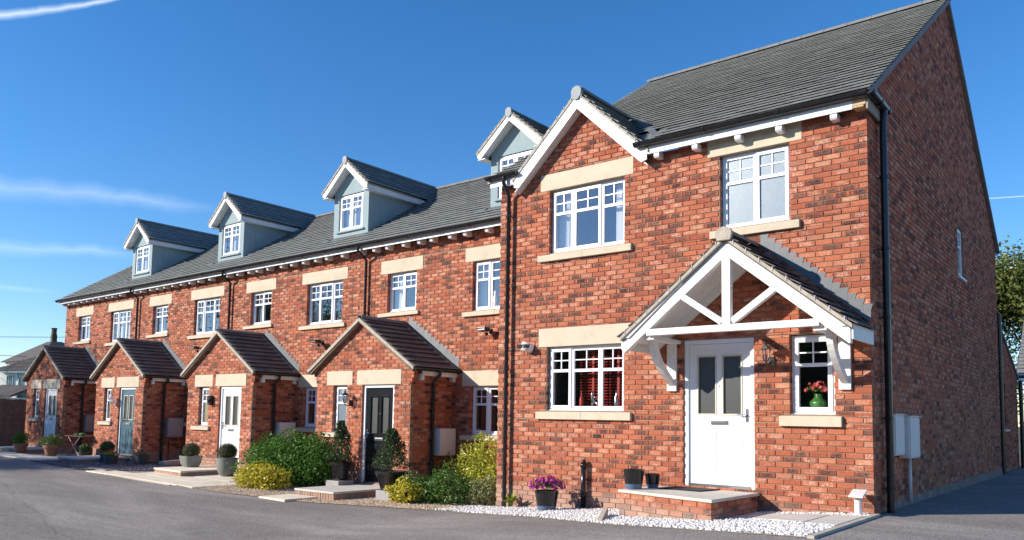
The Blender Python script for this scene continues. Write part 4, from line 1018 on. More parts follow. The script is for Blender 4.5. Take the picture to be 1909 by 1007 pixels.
# ---- steps
def steps(name,label,top,z,zb,tex,soldier=False,slab=.04,walls=True,grp='front door steps'):
    """top: 4 plan corners front-left, front-right, back-right, back-left"""
    cx=sum(p[0] for p in top)/4; cy=sum(p[1] for p in top)/4
    t=thing(name,label,'step',(cx,cy,zb),grp)
    P=[Vector((p[0]-cx,p[1]-cy,0)) for p in top]; h=z-zb
    q=MB(); q.hexa([p+Vector((0,0,h-slab)) for p in P],[p+Vector((0,0,h)) for p in P]); part('step_top',q,tex,t,bev=.006)
    ins=lambda p:p*.985
    q=MB(); c=[p*.965+Vector((0,0,-.15)) for p in P]; q.hexa(c,[v+Vector((0,0,h+.15-slab-.002)) for v in c]); part('step_core',q,M['mortar'],t)
    for (i,j) in ((0,1),(1,2),(3,0)):
        a=P[i]*.98;b=P[j]*.98; d=(b-a);L=d.length;d.normalize(); inn=Vector((-d.y,d.x,0)); 
        top_=h-slab-.002
        if soldier:
            n=max(1,int(L/.075)); w=L/n
            for k in range(n):
                bm=MB(); bm.uvl=[]; add_brick(bm,k*w+.004,(k+1)*w-.004,k*w+.004,(k+1)*w-.004,-.06,top_-.004,(a,d,inn),.09,tuple(random.random() for _ in range(3)),random.uniform(-.002,.002))
                link('brick',brick_mesh(bm,'brick_soldier'),t)
        else:
            nc=int(math.ceil((top_+.12)/CH))
            for c_ in range(nc):
                v1=top_-.005-c_*CH; v0=v1-BH; k=-1
                while True:
                    u0=k*BR+(c_%2)*BR/2; k+=1
                    if u0>L: break
                    e0=max(u0,0);e1=min(u0+BW,L)
                    if e1-e0<.03: continue
                    bm=MB(); bm.uvl=[]; add_brick(bm,e0,e1,e0,e1,v0,v1,(a,d,inn),.08,tuple(random.random() for _ in range(3)),random.uniform(-.002,.002))
                    link('brick',brick_mesh(bm,'brick_step'),t)
    return t
st=steps('front_step','wide brick doorstep with stone top before the end house white door',[(-3.05,-1.02),(-1.50,-1.40),(-1.45,-.004),(-3.05,-.004)],.170,-.16,M['slab'])
steps('front_step','brick-edged stone doorstep before the black front door',[(-10.15,-1.15),(-9.0,-1.13),(-8.95,YP-.005),(-10.15,YP-.005)],gz(-9.6,0)+.145,gz(-9.6,0),M['slab'],True)
steps('front_step','low brick-edged cream doorstep beside the two grey pots',[(-15.9,-.98),(-14.45,-1.1),(-14.5,YP-.005),(-15.9,YP-.005)],gz(-15.2,0)+.13,gz(-15.2,0),M['paver'],True)
steps('front_step','grey doorstep with brick edge before the slate blue door',[(-21.5,-.93),(-20.1,-.97),(-20.0,YP-.005),(-21.5,YP-.005)],gz(-20.8,0)+.10,gz(-20.8,0),M['slab'],True)
steps('front_step','long shaded doorstep beneath the far left porch',[(-27.3,-.55),(-25.0,-.55),(-25.0,YP-.005),(-27.3,YP-.005)],gz(-26,0)+.12,gz(-26,0),M['slab'],True)
# slab path right of end house step
pa=thing('slab_path','uneven pale paving slabs between the doorstep and driveway','path',(-.7,-1.0,.0))
for i,(xa,xb) in enumerate(((-1.44,-.93),(-.92,-.42),(-.41,.0))):
    f=lambda x:(-.83-.70*(x+1.44)/1.44, -.30-.08*(x+1.44)/1.44)
    q=MB(); a=f(xa);b=f(xb); z=.028+.004*(i%2)
    q.hexa([(xa+.7,a[0]+1,gz(xa,0)-.02),(xb+.7,b[0]+1,gz(xb,0)-.02),(xb+.7,b[1]+1,gz(xb,0)-.02),(xa+.7,a[1]+1,gz(xa,0)-.02)],[(xa+.7,a[0]+1,gz(xa,0)+z),(xb+.7,b[0]+1,gz(xb,0)+z),(xb+.7,b[1]+1,gz(xb,0)+z),(xa+.7,a[1]+1,gz(xa,0)+z)])
    part('paving_slab',q,M['slab'],pa,bev=.008)
t=thing('edging_stone','loose kerb stone lying slanted in the white pebbles by the step','edging stone',(-3.05,-1.45,gz(-3.05,0)))
q=MB(); q.hexa([(.20,-.42,0),(.28,-.42,0),(-.10,.34,.03),(-.18,.34,.03)],[(.20,-.42,.05),(.28,-.42,.05),(-.10,.34,.13),(-.18,.34,.13)]); part('stone',q,M['concrete'],t,bev=.006)
t=thing('stepping_slab','flat square slab in the gravel before the nearest porch','paving slab',(-9.78,-1.55,gz(-9.78,-1.5)))
q=MB(); q.box(-.40,.40,-.36,.36,-.02,.035); part('slab',q,M['paver'],t,bev=.01)
q=MB(); q.hexa([(-2.72,-.50,.1722),(-2.08,-.52,.1722),(-2.0,-.06,.1722),(-2.66,-.04,.1722)],[(-2.72,-.50,.186),(-2.08,-.52,.186),(-2.0,-.06,.186),(-2.66,-.04,.186)])
tag(part('door_mat',q,M['mat']),'thin dark doormat on the step at the end house door','doormat')
# drain cover
q=MB(); x,y=-16.2,-1.75
q=MB(); q.box(-.45,.45,-.1,.1,0,.012)
for k in range(12): q.box(-.42+k*.072,-.39+k*.072,-.085,.085,.012,.018)
tag(part('drain_grate',q,M['meterdark'],loc=(-17.2,-1.62,gz(-17,0)+.03)),'dark drain grate set in the paving by the slate bed','drain')
# ============================================================ stones and foliage
def scatter(name,poly,n,size,m,h=0,flat=.6,label=None,excl=(),sides=6,jit=.5,dens=None):
    poly=np.array(poly); mn=poly.min(0);mxx=poly.max(0)
    P=rng.uniform(mn,mxx,(n*4,2))
    def inside(P,pl):
        r=np.zeros(len(P),bool); j=len(pl)-1
        for i in range(len(pl)):
            xi,yi=pl[i];xj,yj=pl[j]
            c=((yi>P[:,1])!=(yj>P[:,1]))&(P[:,0]<(xj-xi)*(P[:,1]-yi)/(yj-yi+1e-12)+xi); r^=c; j=i
        return r
    k=inside(P,poly)
    for e in excl: k&=~inside(P,np.array(e))
    P=P[k][:n]; n=len(P)
    t=(1+5**.5)/2
    base=np.array([(-1,t,0),(1,t,0),(-1,-t,0),(1,-t,0),(0,-1,t),(0,1,t),(0,-1,-t),(0,1,-t),(t,0,-1),(t,0,1),(-t,0,-1),(-t,0,1)])/math.hypot(1,t)
    F=np.array([(0,11,5),(0,5,1),(0,1,7),(0,7,10),(0,10,11),(1,5,9),(5,11,4),(11,10,2),(10,7,6),(7,1,8),(3,9,4),(3,4,2),(3,2,6),(3,6,8),(3,8,9),(4,9,5),(2,4,11),(6,2,10),(8,6,7),(9,8,1)])
    sc=size*rng.uniform(.55,1.25,(n,1,3)); sc[:,:,2]*=flat
    V=base[None]*(1+rng.uniform(-.28,.28,(n,12,1)))*sc
    a=rng.uniform(0,6.28,n); b=rng.uniform(-jit,jit,n)
    ca,sa,cb,sb=np.cos(a),np.sin(a),np.cos(b),np.sin(b)
    y=V[:,:,1]*cb[:,None]-V[:,:,2]*sb[:,None]; z=V[:,:,1]*sb[:,None]+V[:,:,2]*cb[:,None]; x=V[:,:,0]
    V=np.stack([x*ca[:,None]-y*sa[:,None],x*sa[:,None]+y*ca[:,None],z],-1)
    gzv=np.array([gz(p[0],p[1]) for p in P])+h+rng.uniform(-.2,.7,n)*size*flat
    V+=np.stack([P[:,0],P[:,1],gzv],-1)[:,None]
    me=bpy.data.meshes.new(name); me.from_pydata(V.reshape(-1,3).tolist(),[],(F[None]+np.arange(n)[:,None,None]*12).reshape(-1,3).tolist())
    at=me.attributes.new('rnd','FLOAT_COLOR','POINT'); c=np.repeat(np.concatenate([rng.random((n,3)),np.ones((n,1))],1),12,0); at.data.foreach_set('color',c.astype(np.float32).ravel())
    me.polygons.foreach_set('use_smooth',[size>.018]*len(me.polygons))
    me.materials.append(m); o=link(name,me,None,kind='stuff'); 
    if label: o['label']=label
    return o
steppoly=[(-3.07,-1.03),(-1.48,-1.42),(-1.43,0),(-3.07,0)]
pathpoly=[(-1.45,-.84),(.01,-1.54),(.01,-.36),(-1.45,-.28)]
scatter('white_pebbles',[(-6.55,-1.04),(-6.23,-.92),(-4.26,-1.37),(-2.59,-1.99),(-1.61,-2.16),(-.24,-2.46),(.0,-2.52),(0,-.03),(-6.07,-.03),(-6.5,-.1)],9500,.021,M['white'],.012,.7,'white pebbles spread along the foot of the end house',(steppoly,pathpoly))
scatter('brown_gravel',[(-12.9,-2.05),(-11,-1.95),(-9.2,-1.66),(-7.67,-1.27),(-6.65,-1.05),(-6.1,-.3),(-6.1,1.55),(-8.5,1.55),(-8.5,.38),(-14.0,.38),(-13.2,-.9)],19000,.017,M['gravel'],.008,.6,'brown gravel between the kerb and the nearest porch',([(-10.2,-1.2),(-8.9,-1.2),(-8.9,.4),(-10.2,.4)],[(-10.2,-1.93),(-9.36,-1.93),(-9.36,-1.18),(-10.2,-1.18)]))
scatter('slate_chippings',[(-21.2,-1.72),(-17.4,-1.92),(-16.45,-.9),(-16.9,.4),(-19.2,.4),(-19.2,1.55),(-19.9,.9),(-20,-1),(-21.6,-1.0)],4000,.032,M['slate'],.008,.32,'dark slate chippings before the slate blue door')
def leaves(name,pts,nrm,size,m,parent=None,fold=.25,asp=.5,kind='stuff',jit=.9,**pr):
    """pts (n,3), nrm (n,3) preferred normal; each leaf is a folded lozenge of 4 triangles"""
    n=len(pts); nr=nrm+rng.normal(0,jit,(n,3)); nr/=np.linalg.norm(nr,axis=1)[:,None]+1e-9
    r=rng.normal(0,1,(n,3)); d=np.cross(nr,r); d/=np.linalg.norm(d,axis=1)[:,None]+1e-9; s=np.cross(nr,d)
    sz=size*rng.uniform(.6,1.3,(n,1)); a=sz; w=sz*asp
    V=np.stack([pts-d*a*.5, pts-d*a*.05+s*w*.5+nr*w*fold, pts+d*a*.5-nr*a*.12, pts-d*a*.05-s*w*.5+nr*w*fold],1)
    F=np.array([(0,1,2),(0,2,3)])[None]+np.arange(n)[:,None,None]*4
    me=bpy.data.meshes.new(name); me.from_pydata(V.reshape(-1,3).tolist(),[],F.reshape(-1,3).tolist())
    at=me.attributes.new('rnd','FLOAT_COLOR','POINT'); c=np.repeat(np.concatenate([rng.random((n,3)),np.ones((n,1))],1),4,0); at.data.foreach_set('color',c.astype(np.float32).ravel())
    me.materials.append(m); return link(name,me,parent,**pr)
def blob(n,c,r,shell=.55,top=.0,lump=.18,seed=0,flatbot=None):
    u=rng.normal(0,1,(n,3)); u/=np.linalg.norm(u,axis=1)[:,None]
    if flatbot is not None: u[:,2]=np.where(u[:,2]<flatbot,-u[:,2],u[:,2])
    f=1+lump*(np.sin(u[:,0]*5+seed)*np.cos(u[:,1]*4+seed*2)+.6*np.sin(u[:,2]*7+seed*3+u[:,0]*3))
    rad=rng.uniform(shell,1,(n,1))**.5
    return np.array(c)+u*np.array(r)*rad*f[:,None], u
def bush(name,label,loc,comps,size,m,n,cat='shrub',stem=.25,grp=None,asp=.5,extra=None,jit=.9,shell=.35,lump=.2):
    t=thing(name,label,cat,loc,grp); A=[];B=[]; tot=sum(c[1][0]*c[1][1]*c[1][2] for c in comps)**.0
    ws=np.array([(c[1][0]*c[1][1]+c[1][1]*c[1][2]+c[1][0]*c[1][2]) for c in comps]); ws/=ws.sum()
    for i,(c,r) in enumerate(comps):
        p,u=blob(int(n*ws[i]),c,r,shell,seed=i*1.7+loc[0],lump=lump); k=p[:,2]>.01; A.append(p[k]);B.append(u[k])
    A=np.concatenate(A);B=np.concatenate(B)
    leaves('foliage',A,B*.8+np.array([-.2,-.3,.5]),size,m,t,asp=asp,jit=jit)
    if extra: extra(t)
    if stem:
        q=MB(); h=max(c[0][2]+c[1][2]*.5 for c in comps)
        for k in range(7):
            a=random.uniform(0,6.28); c=random.choice(comps)[0]; q.tube([(c[0]*.3,c[1]*.3,0),(c[0]*.7+.08*math.cos(a),c[1]*.7+.08*math.sin(a),h*.45),(c[0]+.2*math.cos(a),c[1]+.2*math.sin(a),h*.85)],[.014,.009,.004],5)
        part('stems',q,M['bark'],t)
    return t
# large laurel
bush('laurel_bush','large glossy dark green bush filling the gap between the two nearest porches',(-11.88,.0,gz(-12,0)),[((-.95,.2,.50),(.68,.6,.52)),((-.25,.05,.52),(.85,.7,.60)),((.6,.0,.50),(.75,.65,.58)),((.2,.35,.62),(.9,.5,.54)),((1.05,.1,.4),(.5,.5,.5)),((-.3,-.2,.3),(1.2,.55,.4))],.075,M['laurel'],15000,grp=None,shell=.25)
bush('yellow_shrub','low bright yellow shrub at the foot of the large dark bush',(-11.45,-1.0,gz(-11.5,-1)),[((-.3,0,.2),(.48,.40,.28)),((.25,.05,.22),(.45,.38,.27)),((0,-.05,.28),(.42,.35,.27))],.068,M['yellowleaf'],2600,jit=.7)
bush('mixed_shrub','tall yellow-green shrub against the end house left corner under the terrace window',(-6.9,.75,gz(-6.9,0)),[((.15,.0,.75),(.62,.5,.55)),((-.35,0,.55),(.5,.45,.5)),((.35,-.1,.35),(.5,.45,.42))],.06,M['yellowgreen'],5200,shell=.3)
bush('dark_shrub','shaded green shrub beneath the meter box of the nearest porch',(-8.2,1.0,gz(-8,0)),[((0,0,.35),(.35,.3,.42))],.05,M['mid'],1300)
bush('green_shrub','low mid-green shrub spreading over the gravel before the yellow-green one',(-7.35,-.25,gz(-7.3,0)),[((-.35,0,.22),(.5,.42,.3)),((.3,.1,.25),(.55,.45,.33))],.062,M['mid'],3400)
bush('small_yellow_shrub','small yellow-leaved shrub right of the nearest doorstep pot',(-7.72,-.55,gz(-7.7,0)),[((0,0,.2),(.36,.30,.22))],.06,M['yellowleaf'],1300,jit=.7)
bush('variegated_shrub','pale variegated low shrub beside the end house left corner',(-6.42,.1,gz(-6.4,0)),[((0,0,.25),(.26,.3,.28))],.04,leafmat('variegated_leaf',(.12,.16,.04),(.50,.47,.25)),1300)
def long_plant():
    t=thing('leafy_plant','small broad-leaved plant growing in pebbles by the end house downpipe','plant',(-5.62,-.16,gz(-5.6,0)))
    for k in range(26):
        a=random.uniform(0,6.28); L=random.uniform(.16,.30); el=random.uniform(.35,1.2); d=Vector((math.cos(a)*math.cos(el),math.sin(a)*math.cos(el),math.sin(el))); s=d.cross(Vector((0,0,1))).normalized()*.028; h=.05+random.random()*.06
        q=MB(); o=Vector((0,0,h)); m1=o+d*L*.5; tip=o+d*L+Vector((0,0,-.05))
        q.add([o,m1+s,tip,m1-s,m1-Vector((0,0,.012))],[(0,4,1),(1,4,2),(2,4,3),(3,4,0)],(random.random(),random.random(),random.random())); part('leaf',q,M['yellowgreen'] if k%3==0 else M['mid'],t)
long_plant()
# pots
M['darkpot']=simple('dark_grey_pot',(.07,.07,.075),.6,.2,8,.2,50)
def pot(name,label,loc,kind,r,h,cat='pot',grp=None,extra=None,sc=1):
    t=thing(name,label,cat,loc,grp)
    if kind=='terracotta':
        pr=[(0,0),(r*.68,0),(r*.92,h*.72),(r*1.04,h*.73),(r*1.06,h*.98),(r*1.0,h),(r*.9,h),(r*.88,h*.9),(0,h*.9)]; m=M['terracotta']; sq=None
    elif kind=='square':
        pr=[(0,0),(r*.66,0),(r*.85,h*.35),(r*1.0,h*.99),(r*1.0,h),(r*.9,h),(r*.88,h*.92),(0,h*.92)]; m=M['greypot']; sq=5
    elif kind=='egg':
        pr=[(0,0),(r*.52,0),(r*.80,h*.22),(r*.97,h*.55),(r*1.0,h*.98),(r*.97,h),(r*.88,h),(r*.86,h*.92),(0,h*.92)]; m=M['greypot']; sq=None
    elif kind=='glazedsq':
        pr=[(0,0),(r*.62,0),(r*.90,h*.8),(r*.99,h*.86),(r*.99,h),(r*.88,h),(r*.86,h*.92),(0,h*.92)]; m=M['glazed']; sq=6
    elif kind=='lead':
        pr=[(0,0),(r*.75,0),(r*.95,h*.9),(r*1.0,h*.9),(r*1.0,h),(r*.9,h),(r*.88,h*.9),(0,h*.9)]; m=M['darkpot']; sq=None
    else:
        pr=[(0,h*.26),(r*.81,h*.26),(r*.93,h*.8),(r*.97,h*.86),(r*.99,h),(r*.9,h),(r*.88,h*.9),(0,h*.9)]; m=M['glazed']; sq=None
    q=MB(); q.lathe(pr,28,(0,0,0),sq); smooth_angle(part('pot_body',q,m,t),35)
    if kind=='band':
        q=MB(); q.lathe([(0,0),(r*.68,0),(r*.72,.01),(r*.812,h*.265),(0,h*.265)],28); smooth_angle(part('blue_base',q,M['blueband'],t),35)
    if kind!='empty': pass
    q=MB(); q.lathe([(0,h*.93),(r*.87,h*.93),(0,h*.96)],20); part('soil',q,M['soil'],t)
    if extra: extra(t,r,h)
    return t
def ball(m,rad,n=2200,size=.022,up=.6):
    def f(t,r,h):
        p,u=blob(n,(0,0,h+rad*up),(rad,rad,rad*.92),.8,lump=.02); leaves('foliage',p,u,size,m,t,jit=.5,asp=.6)
        q=MB(); q.lathe([(0.001,-rad*.5)]+[(rad*.86*math.cos(a),rad*.80*math.sin(a)) for a in [(-40+13*k)*math.pi/180 for k in range(10)]]+[(.001,rad*.80)],16,(0,0,h+rad*up)); part('dark_core',q,M['soil'],t)  # solid dark filler behind the leaves, in the soil colour
    return f
def cone(m,rad,hh,n=1500,size=.05):
    def f(t,r,h):
        z=rng.uniform(0,1,n)**.9; a=rng.uniform(0,6.28,n); rr=rad*(1-z*.80)*np.sqrt(rng.uniform(.15,1,n))*(1+.25*np.sin(a*3+z*9))
        p=np.stack([rr*np.cos(a),rr*np.sin(a),h+.06+z*hh],-1); leaves('foliage',p,np.stack([np.cos(a),np.sin(a),.5+0*a],-1),size,m,t,jit=.8)
        q=MB(); q.tube([(0,0,h*.9),(.01,0,h+hh*.95)],[.014,.004],6)
        for k in range(14):
            a_=random.uniform(0,6.28); zz=h+.1+random.random()*hh*.8; q.tube([(0,0,zz),(rad*.6*math.cos(a_),rad*.6*math.sin(a_),zz+.1)],[.005,.002],4)
        part('stem',q,M['bark'],t)
    return f
def spiky(m,rad,hh,n=900):
    def f(t,r,h):
        p=[];d=[]
        u=rng.normal(0,1,(n,3)); u[:,2]=abs(u[:,2])+.2; u/=np.linalg.norm(u,axis=1)[:,None]; rr=rng.uniform(.45,1,(n,1))
        p=np.array([0,0,h*.95])+u*np.array([rad,rad,hh])*rr; leaves('foliage',p,u+0*u,.075,m,t,jit=.6,asp=.22)
        q=MB()
        for k in range(9): a=random.uniform(0,6.28); q.tube([(0,0,h*.9),(rad*.5*math.cos(a),rad*.5*math.sin(a),h+hh*.6)],[.006,.002],4)
        part('stem',q,M['bark'],t)
    return f
def flowers(mp,ml,rad,hh,nf=60,fs=.045,nl=500):
    def f(t,r,h):
        p,u=blob(nl,(0,0,h+hh*.25),(rad*.85,rad*.85,hh*.55),.2,flatbot=-.1); leaves('foliage',p,u,.04,ml,t)
        for k in range(nf):
            a=random.uniform(0,6.28); e=random.uniform(.15,1.45); R_=random.uniform(.75,1.05)
            c=Vector((rad*math.cos(a)*math.cos(e)*R_,rad*math.sin(a)*math.cos(e)*R_,h+.02+hh*math.sin(e)*R_)); nrm=Vector((math.cos(a)*math.cos(e),math.sin(a)*math.cos(e)-.3,math.sin(e)*.7)).normalized()
            s=nrm.cross(Vector((0,0,1))).normalized(); w=s.cross(nrm); q=MB(); z_=fs*random.uniform(.7,1.15); vs=[c-nrm*.012]
            for j in range(10):
                b=j*.628; rr=z_*.5*(1 if j%2 else .78); vs.append(c+s*math.cos(b)*rr+w*math.sin(b)*rr+nrm*.006*(j%2))
            q.add(vs,[(0,1+j,1+(j+1)%10) for j in range(10)],(random.random(),random.random(),random.random())); part('flower',q,mp,t)
    return f
def G3(x,y): return (x,y,gz(x,y)+.012)
pot('flower_pot','black and blue glazed pot of purple petunias on the white pebbles',(-4.64,-.50,gz(-4.64,-.5)+.015),'band',.19,.31,'flower pot',extra=flowers(M['purple'],M['mid'],.30,.19,95,.07))
pot('glazed_pot','larger empty black pot with blue base on the left end of the step',(-2.93,-.80,.171),'band',.15,.27,grp='empty pots on the doorstep')
pot('glazed_pot','smaller empty black pot with blue base behind the larger one on the step',(-2.83,-.45,.171),'band',.11,.20,grp='empty pots on the doorstep')
pot('topiary_pot','tall rounded grey pot with clipped box ball beside the low yellow shrub',G3(-14.0,-.22),'egg',.24,.43,'topiary',grp='grey pots with box balls',extra=ball(M['box'],.225))
pot('topiary_pot','squarer grey pot with clipped box ball left of the second white door',(-15.62,-.2,gz(-15.2,0)+.131),'square',.23,.27,'topiary',grp='grey pots with box balls',extra=ball(M['box'],.21))
pot('bay_tree_pot','bushy bay tree in square glossy black pot right of the black door',G3(-9.02,-.05) if False else (-8.30,-.36,gz(-8.3,0)+.19),'glazedsq',.25,.35,'potted tree',grp='potted bay trees by the black door',extra=cone(M['bay'],.36,.72,2600,.05))
pot('bay_tree_pot','bay tree in dark pot left of the black door, half behind the large bush',(-10.24,.02,gz(-10.4,0)+.22),'glazedsq',.18,.36,'potted tree',grp='potted bay trees by the black door',extra=cone(M['bay'],.30,.78,2200,.05))
for (x,y,h,l) in ((-8.30,-.36,.19,'grey block under the right bay tree pot'),(-10.24,.02,.22,'grey block under the left bay tree pot')):
    q=MB(); q.box(-.2,.2,-.2,.2,-.05,h-.002); tag(part('paving_block',q,M['meterdark'],loc=(x,y,gz(x,0)),bev=.008),l,'block')
pot('terracotta_pot','terracotta pot with spiky conifer at the left end of the far doorstep',G3(-25.0,-.62),'terracotta',.20,.30,'flower pot',grp='terracotta pots with conifers',extra=spiky(M['laurel'],.32,.42))
pot('terracotta_pot','terracotta pot with bright spiky conifer in front of the folding table',G3(-23.4,-.35),'terracotta',.22,.31,'flower pot',grp='terracotta pots with conifers',extra=spiky(M['conifer'],.38,.36,1200))
pot('bowl_planter','low dark bowl with small round shrub against the third porch wall',G3(-22.15,.10),'lead',.20,.14,'flower pot',extra=ball(M['mid'],.17,900,.03))
pot('planter','dark pot with dense round shrub at the slate blue door step',G3(-19.95,-.25),'lead',.20,.27,'flower pot',extra=ball(M['mid'],.20,1000,.03))
pot('planter','dark grey pot with red flowers and lime leaves on the slate chippings',G3(-19.05,-.55),'lead',.19,.22,'flower pot',extra=flowers(M['pink'],M['yellowgreen'],.24,.14,26,.05,500))
pot('planter','dark grey pot with red flowers beside the third porch downpipe',G3(-18.45,.0),'lead',.20,.24,'flower pot',extra=flowers(M['pink'],M['mid'],.24,.13,16,.05,400))
# low ledge
q=MB(); q.hexa([(-.15,-.6,0),(.15,-.6,0),(.15,.6,0),(-.15,.6,0)],[(-.15,-.6,.10),(.15,-.6,.10),(.15,.6,.16),(-.15,.6,.16)])
tag(part('sloped_kerb',q,M['slab'],loc=(-18.1,.95,gz(-18,0)),bev=.01),'low sloping grey slab in the corner left of the second porch','slab')
# folding table
M['tabletop']=simple('dark_table_wood',(.06,.045,.035),.6,.2,9,.3,40)
t=thing('folding_table','dark folding slatted garden table standing against the far porch wall','table',(-22.9,.35,gz(-22.9,0)))
for k in range(6):
    q=MB(); q.box(-.62,.62,-.30+k*.1,-.215+k*.1,.60,.618); part('table_slat',q,M['tabletop'],t)
for y in (-.27,.27):
    for s in (-1,1):
        q=MB(); q.tube([(s*.42,y,0),(-s*.42,y,.60)],.012,6); part('leg',q,M['meterdark'],t)
q=MB(); q.tube([(-.42,-.27,.02),(-.42,.27,.02)],.01,6); q.tube([(.42,-.27,.02),(.42,.27,.02)],.01,6); part('rail',q,M['meterdark'],t)
for i,(x,lab) in enumerate(((-23.05,'flatter green gourd on the folding table, left'),(-22.72,'rounder bright green gourd on the folding table, right'))):
    q=MB(); q.lathe([(0.001,0),(.08,.01),(.11,.04),(.08,.075 if i else .06),(.02,.09 if i else .07),(.001,.09 if i else .07)],12); tag(part('gourd',q,M['vasegreen'],loc=(x,.25,gz(-22.9,0)+.62),smooth=True),lab,'gourd')
# ============================================================ things behind windows
q=MB(); t=thing('flower_vase','green vase with pink flowers behind the narrow end house window','vase',(-.72,.20,1.285))
q.lathe([(0.001,0),(.05,0),(.11,.06),(.115,.11),(.06,.17),(.05,.19),(.07,.22),(0.001,.21)],20); part('vase_body',q,M['vasegreen'],t,smooth=True)
flowers(M['pink'],M['mid'],.19,.15,46,.07,160)(t,.1,.22)
for (x0,x1,lab) in ((-4.55,-4.03,'red slatted blind behind the middle light of the ground floor window'),(-4.0,-3.64,'red slatted blind behind the right light of the ground floor window')):
    t=thing('venetian_blind',lab,'blind',((x0+x1)/2,.27,1.32),'red blinds in the end house window')
    w=(x1-x0)/2
    for k in range(20):
        q=MB(); q.hexa([(-w,-.010,.02+k*.046),(w,-.010,.02+k*.046),(w,.010,.036+k*.046),(-w,.010,.036+k*.046)],[(-w,-.012,.023+k*.046),(w,-.012,.023+k*.046),(w,.008,.039+k*.046),(-w,.008,.039+k*.046)]); part('blind_slat',q,M['red'],t)
    q=MB(); q.box(-.02,.02,-.02,-.013,0,.92); part('blind_tape',q,M['red'],t)
def bottle(x,z,lab,m,h=.26):
    q=MB(); q.lathe([(0.001,0),(.035,0),(.037,.02),(.036,h*.55),(.013,h*.75),(.013,h),(0.001,h)],14); tag(part('bottle',q,m,loc=(x,.16,z),smooth=True),lab,'bottle','bottles on the window sill')
bottle(-4.45,1.29,'dark red bottle with pale neck at left of the middle light',M['red'],.28)
bottle(-3.80,1.29,'clear bottle standing in the right light of the red-blind window',M['steel'],.30)
t=thing('figurine','small metal frog-like figurine on the sill behind red-blind window','figurine',(-4.2,.17,1.29))
q=MB(); q.tube([(-.06,0,0),(-.03,0,.12),(-.06,0,.22),(-.02,0,.26)],[.02,.035,.025,.03],8); part('body',q,M['steel'],t,smooth=True); q=MB(); q.tube([(-.03,0,.14),(.07,0,.05),(.09,0,0)],[.02,.014,.01],8); part('leg',q,M['steel'],t,smooth=True)
q=MB(); q.tube([(-.04,0,.2),(.05,0,.16)],[.012,.008],6); part('arm',q,M['steel'],t,smooth=True)
for i,(x,z,lab) in enumerate(((-7.65,3.36,'white statuette behind right light of nearest terrace bedroom window'),(-10.35,3.50,'white long-necked ornament in the small bedroom window above the nearest porch'))):
    q=MB(); q.lathe([(0.001,0),(.05,0),(.03,.08),(.045,.16),(.03,.24),(.015,.27),(.028,.31),(.001,.35)],12); tag(part('ornament',q,M['upvc'],loc=(x+.02,YT+.13,z),smooth=True),lab,'ornament')
# ============================================================ surroundings
# fence at the far left
fn=thing('timber_fence','dark weathered closeboard fence left of the far porch','fence',(-30.2,0,gz(-30,0)))
k=0; y=-2.6
while y<3.4:
    q=MB(); h=1.72+random.uniform(-.015,.015); dx_=.016*(k%2); q.box(-.012+dx_,.012+dx_,y,y+.150,0,h); o=part('fence_board',q,M['timber'],fn); o.rotation_euler=(0,0,0); y+=.142; k+=1
for z in (.35,1.3):
    q=MB(); q.box(-.06,-.013,-2.6,3.4,z,z+.08); part('fence_rail',q,M['timber'],fn)
# white house
wh=thing('white_house','white rendered house with brown tiled roof and teal fascia behind the fence','house',(-75,15.2,-.5),rz=-1.0)
q=MB(); q.box(-9,0,.15,9,0,4.85); part('wall',q,M['whitewall'],wh)
Sg=.52; sg_=math.hypot(1,Sg)
slope(wh,Vector((.45,-.35,4.93)),VY,Vector((-1,0,Sg))/sg_,Vector((Sg,0,1))/sg_,9.5,4.4*sg_,M['tile2'],gauge=.3,tw=.6,ranges=lambda s:[(s*.62,9.5)],slabr=[(.2,9.5,0,.8),(.7,9.5,.8,1.6),(1.2,9.5,1.6,2.4),(1.8,9.5,2.4,3.4),(2.4,9.5,3.4,4.9)])
q=MB(); q.box(.40,.46,-.35,9,4.78,4.96); part('fascia',q,M['teal'],wh)
for (y,z) in ((.80,3.5),(1.18,3.5)):
    q=MB(); ring(q,y,y+.27,z,z+1.0,.05,-.03,.03)
    q2=MB(); q2.v=[(v[1]+.03,v[0],v[2]) for v in q.v]; q2.f=q.f; wo_=part('window',q2,M['teal'],wh); q=MB(); q.box(.0,.01,y+.05,y+.22,z+.05,z+.95); part('pane',q,M['glass'],wo_)
q=MB(); q.tube([(.42,2.0,4.8),(.2,2.0,4.4),(.08,2.0,4.3),(.08,2.0,.2)],.07,8); part('downpipe',q,M['teal'],wh)
q=MB(); q.hexa([(3,-.9,2.6),(3,3.6,2.6),(0,3.6,3.55),(0,.4,3.55)],[(3,-.9,2.8),(3,3.6,2.8),(0,3.6,3.75),(0,.4,3.75)]); part('lean_to_roof',q,M['tile2'],wh)
q=MB(); q.box(0.01,2.8,-.6,3.4,0,2.6); part('lean_to_wall',q,M['whitewall'],wh)
ch=thing('chimney_house','dark hipped roof with a tall chimney and pot showing beyond the far porch','house',(-78.5,20.8,-.5))
q=MB(); q.box(-4,4,-2.6,4,0,6.2); part('wall',q,M['whitewall'],ch)
q=MB(); q.add([(-4.4,-3.,6.1),(4.4,-3.,6.1),(4.4,4.4,6.1),(-4.4,4.4,6.1),(-.6,-.35,8.1),(.6,-.35,8.1),(.6,.5,8.1),(-.6,.5,8.1)],[(3,2,1,0),(0,1,5,4),(1,2,6,5),(2,3,7,6),(3,0,4,7),(4,5,6,7)]); part('roof',q,M['tile2'],ch)
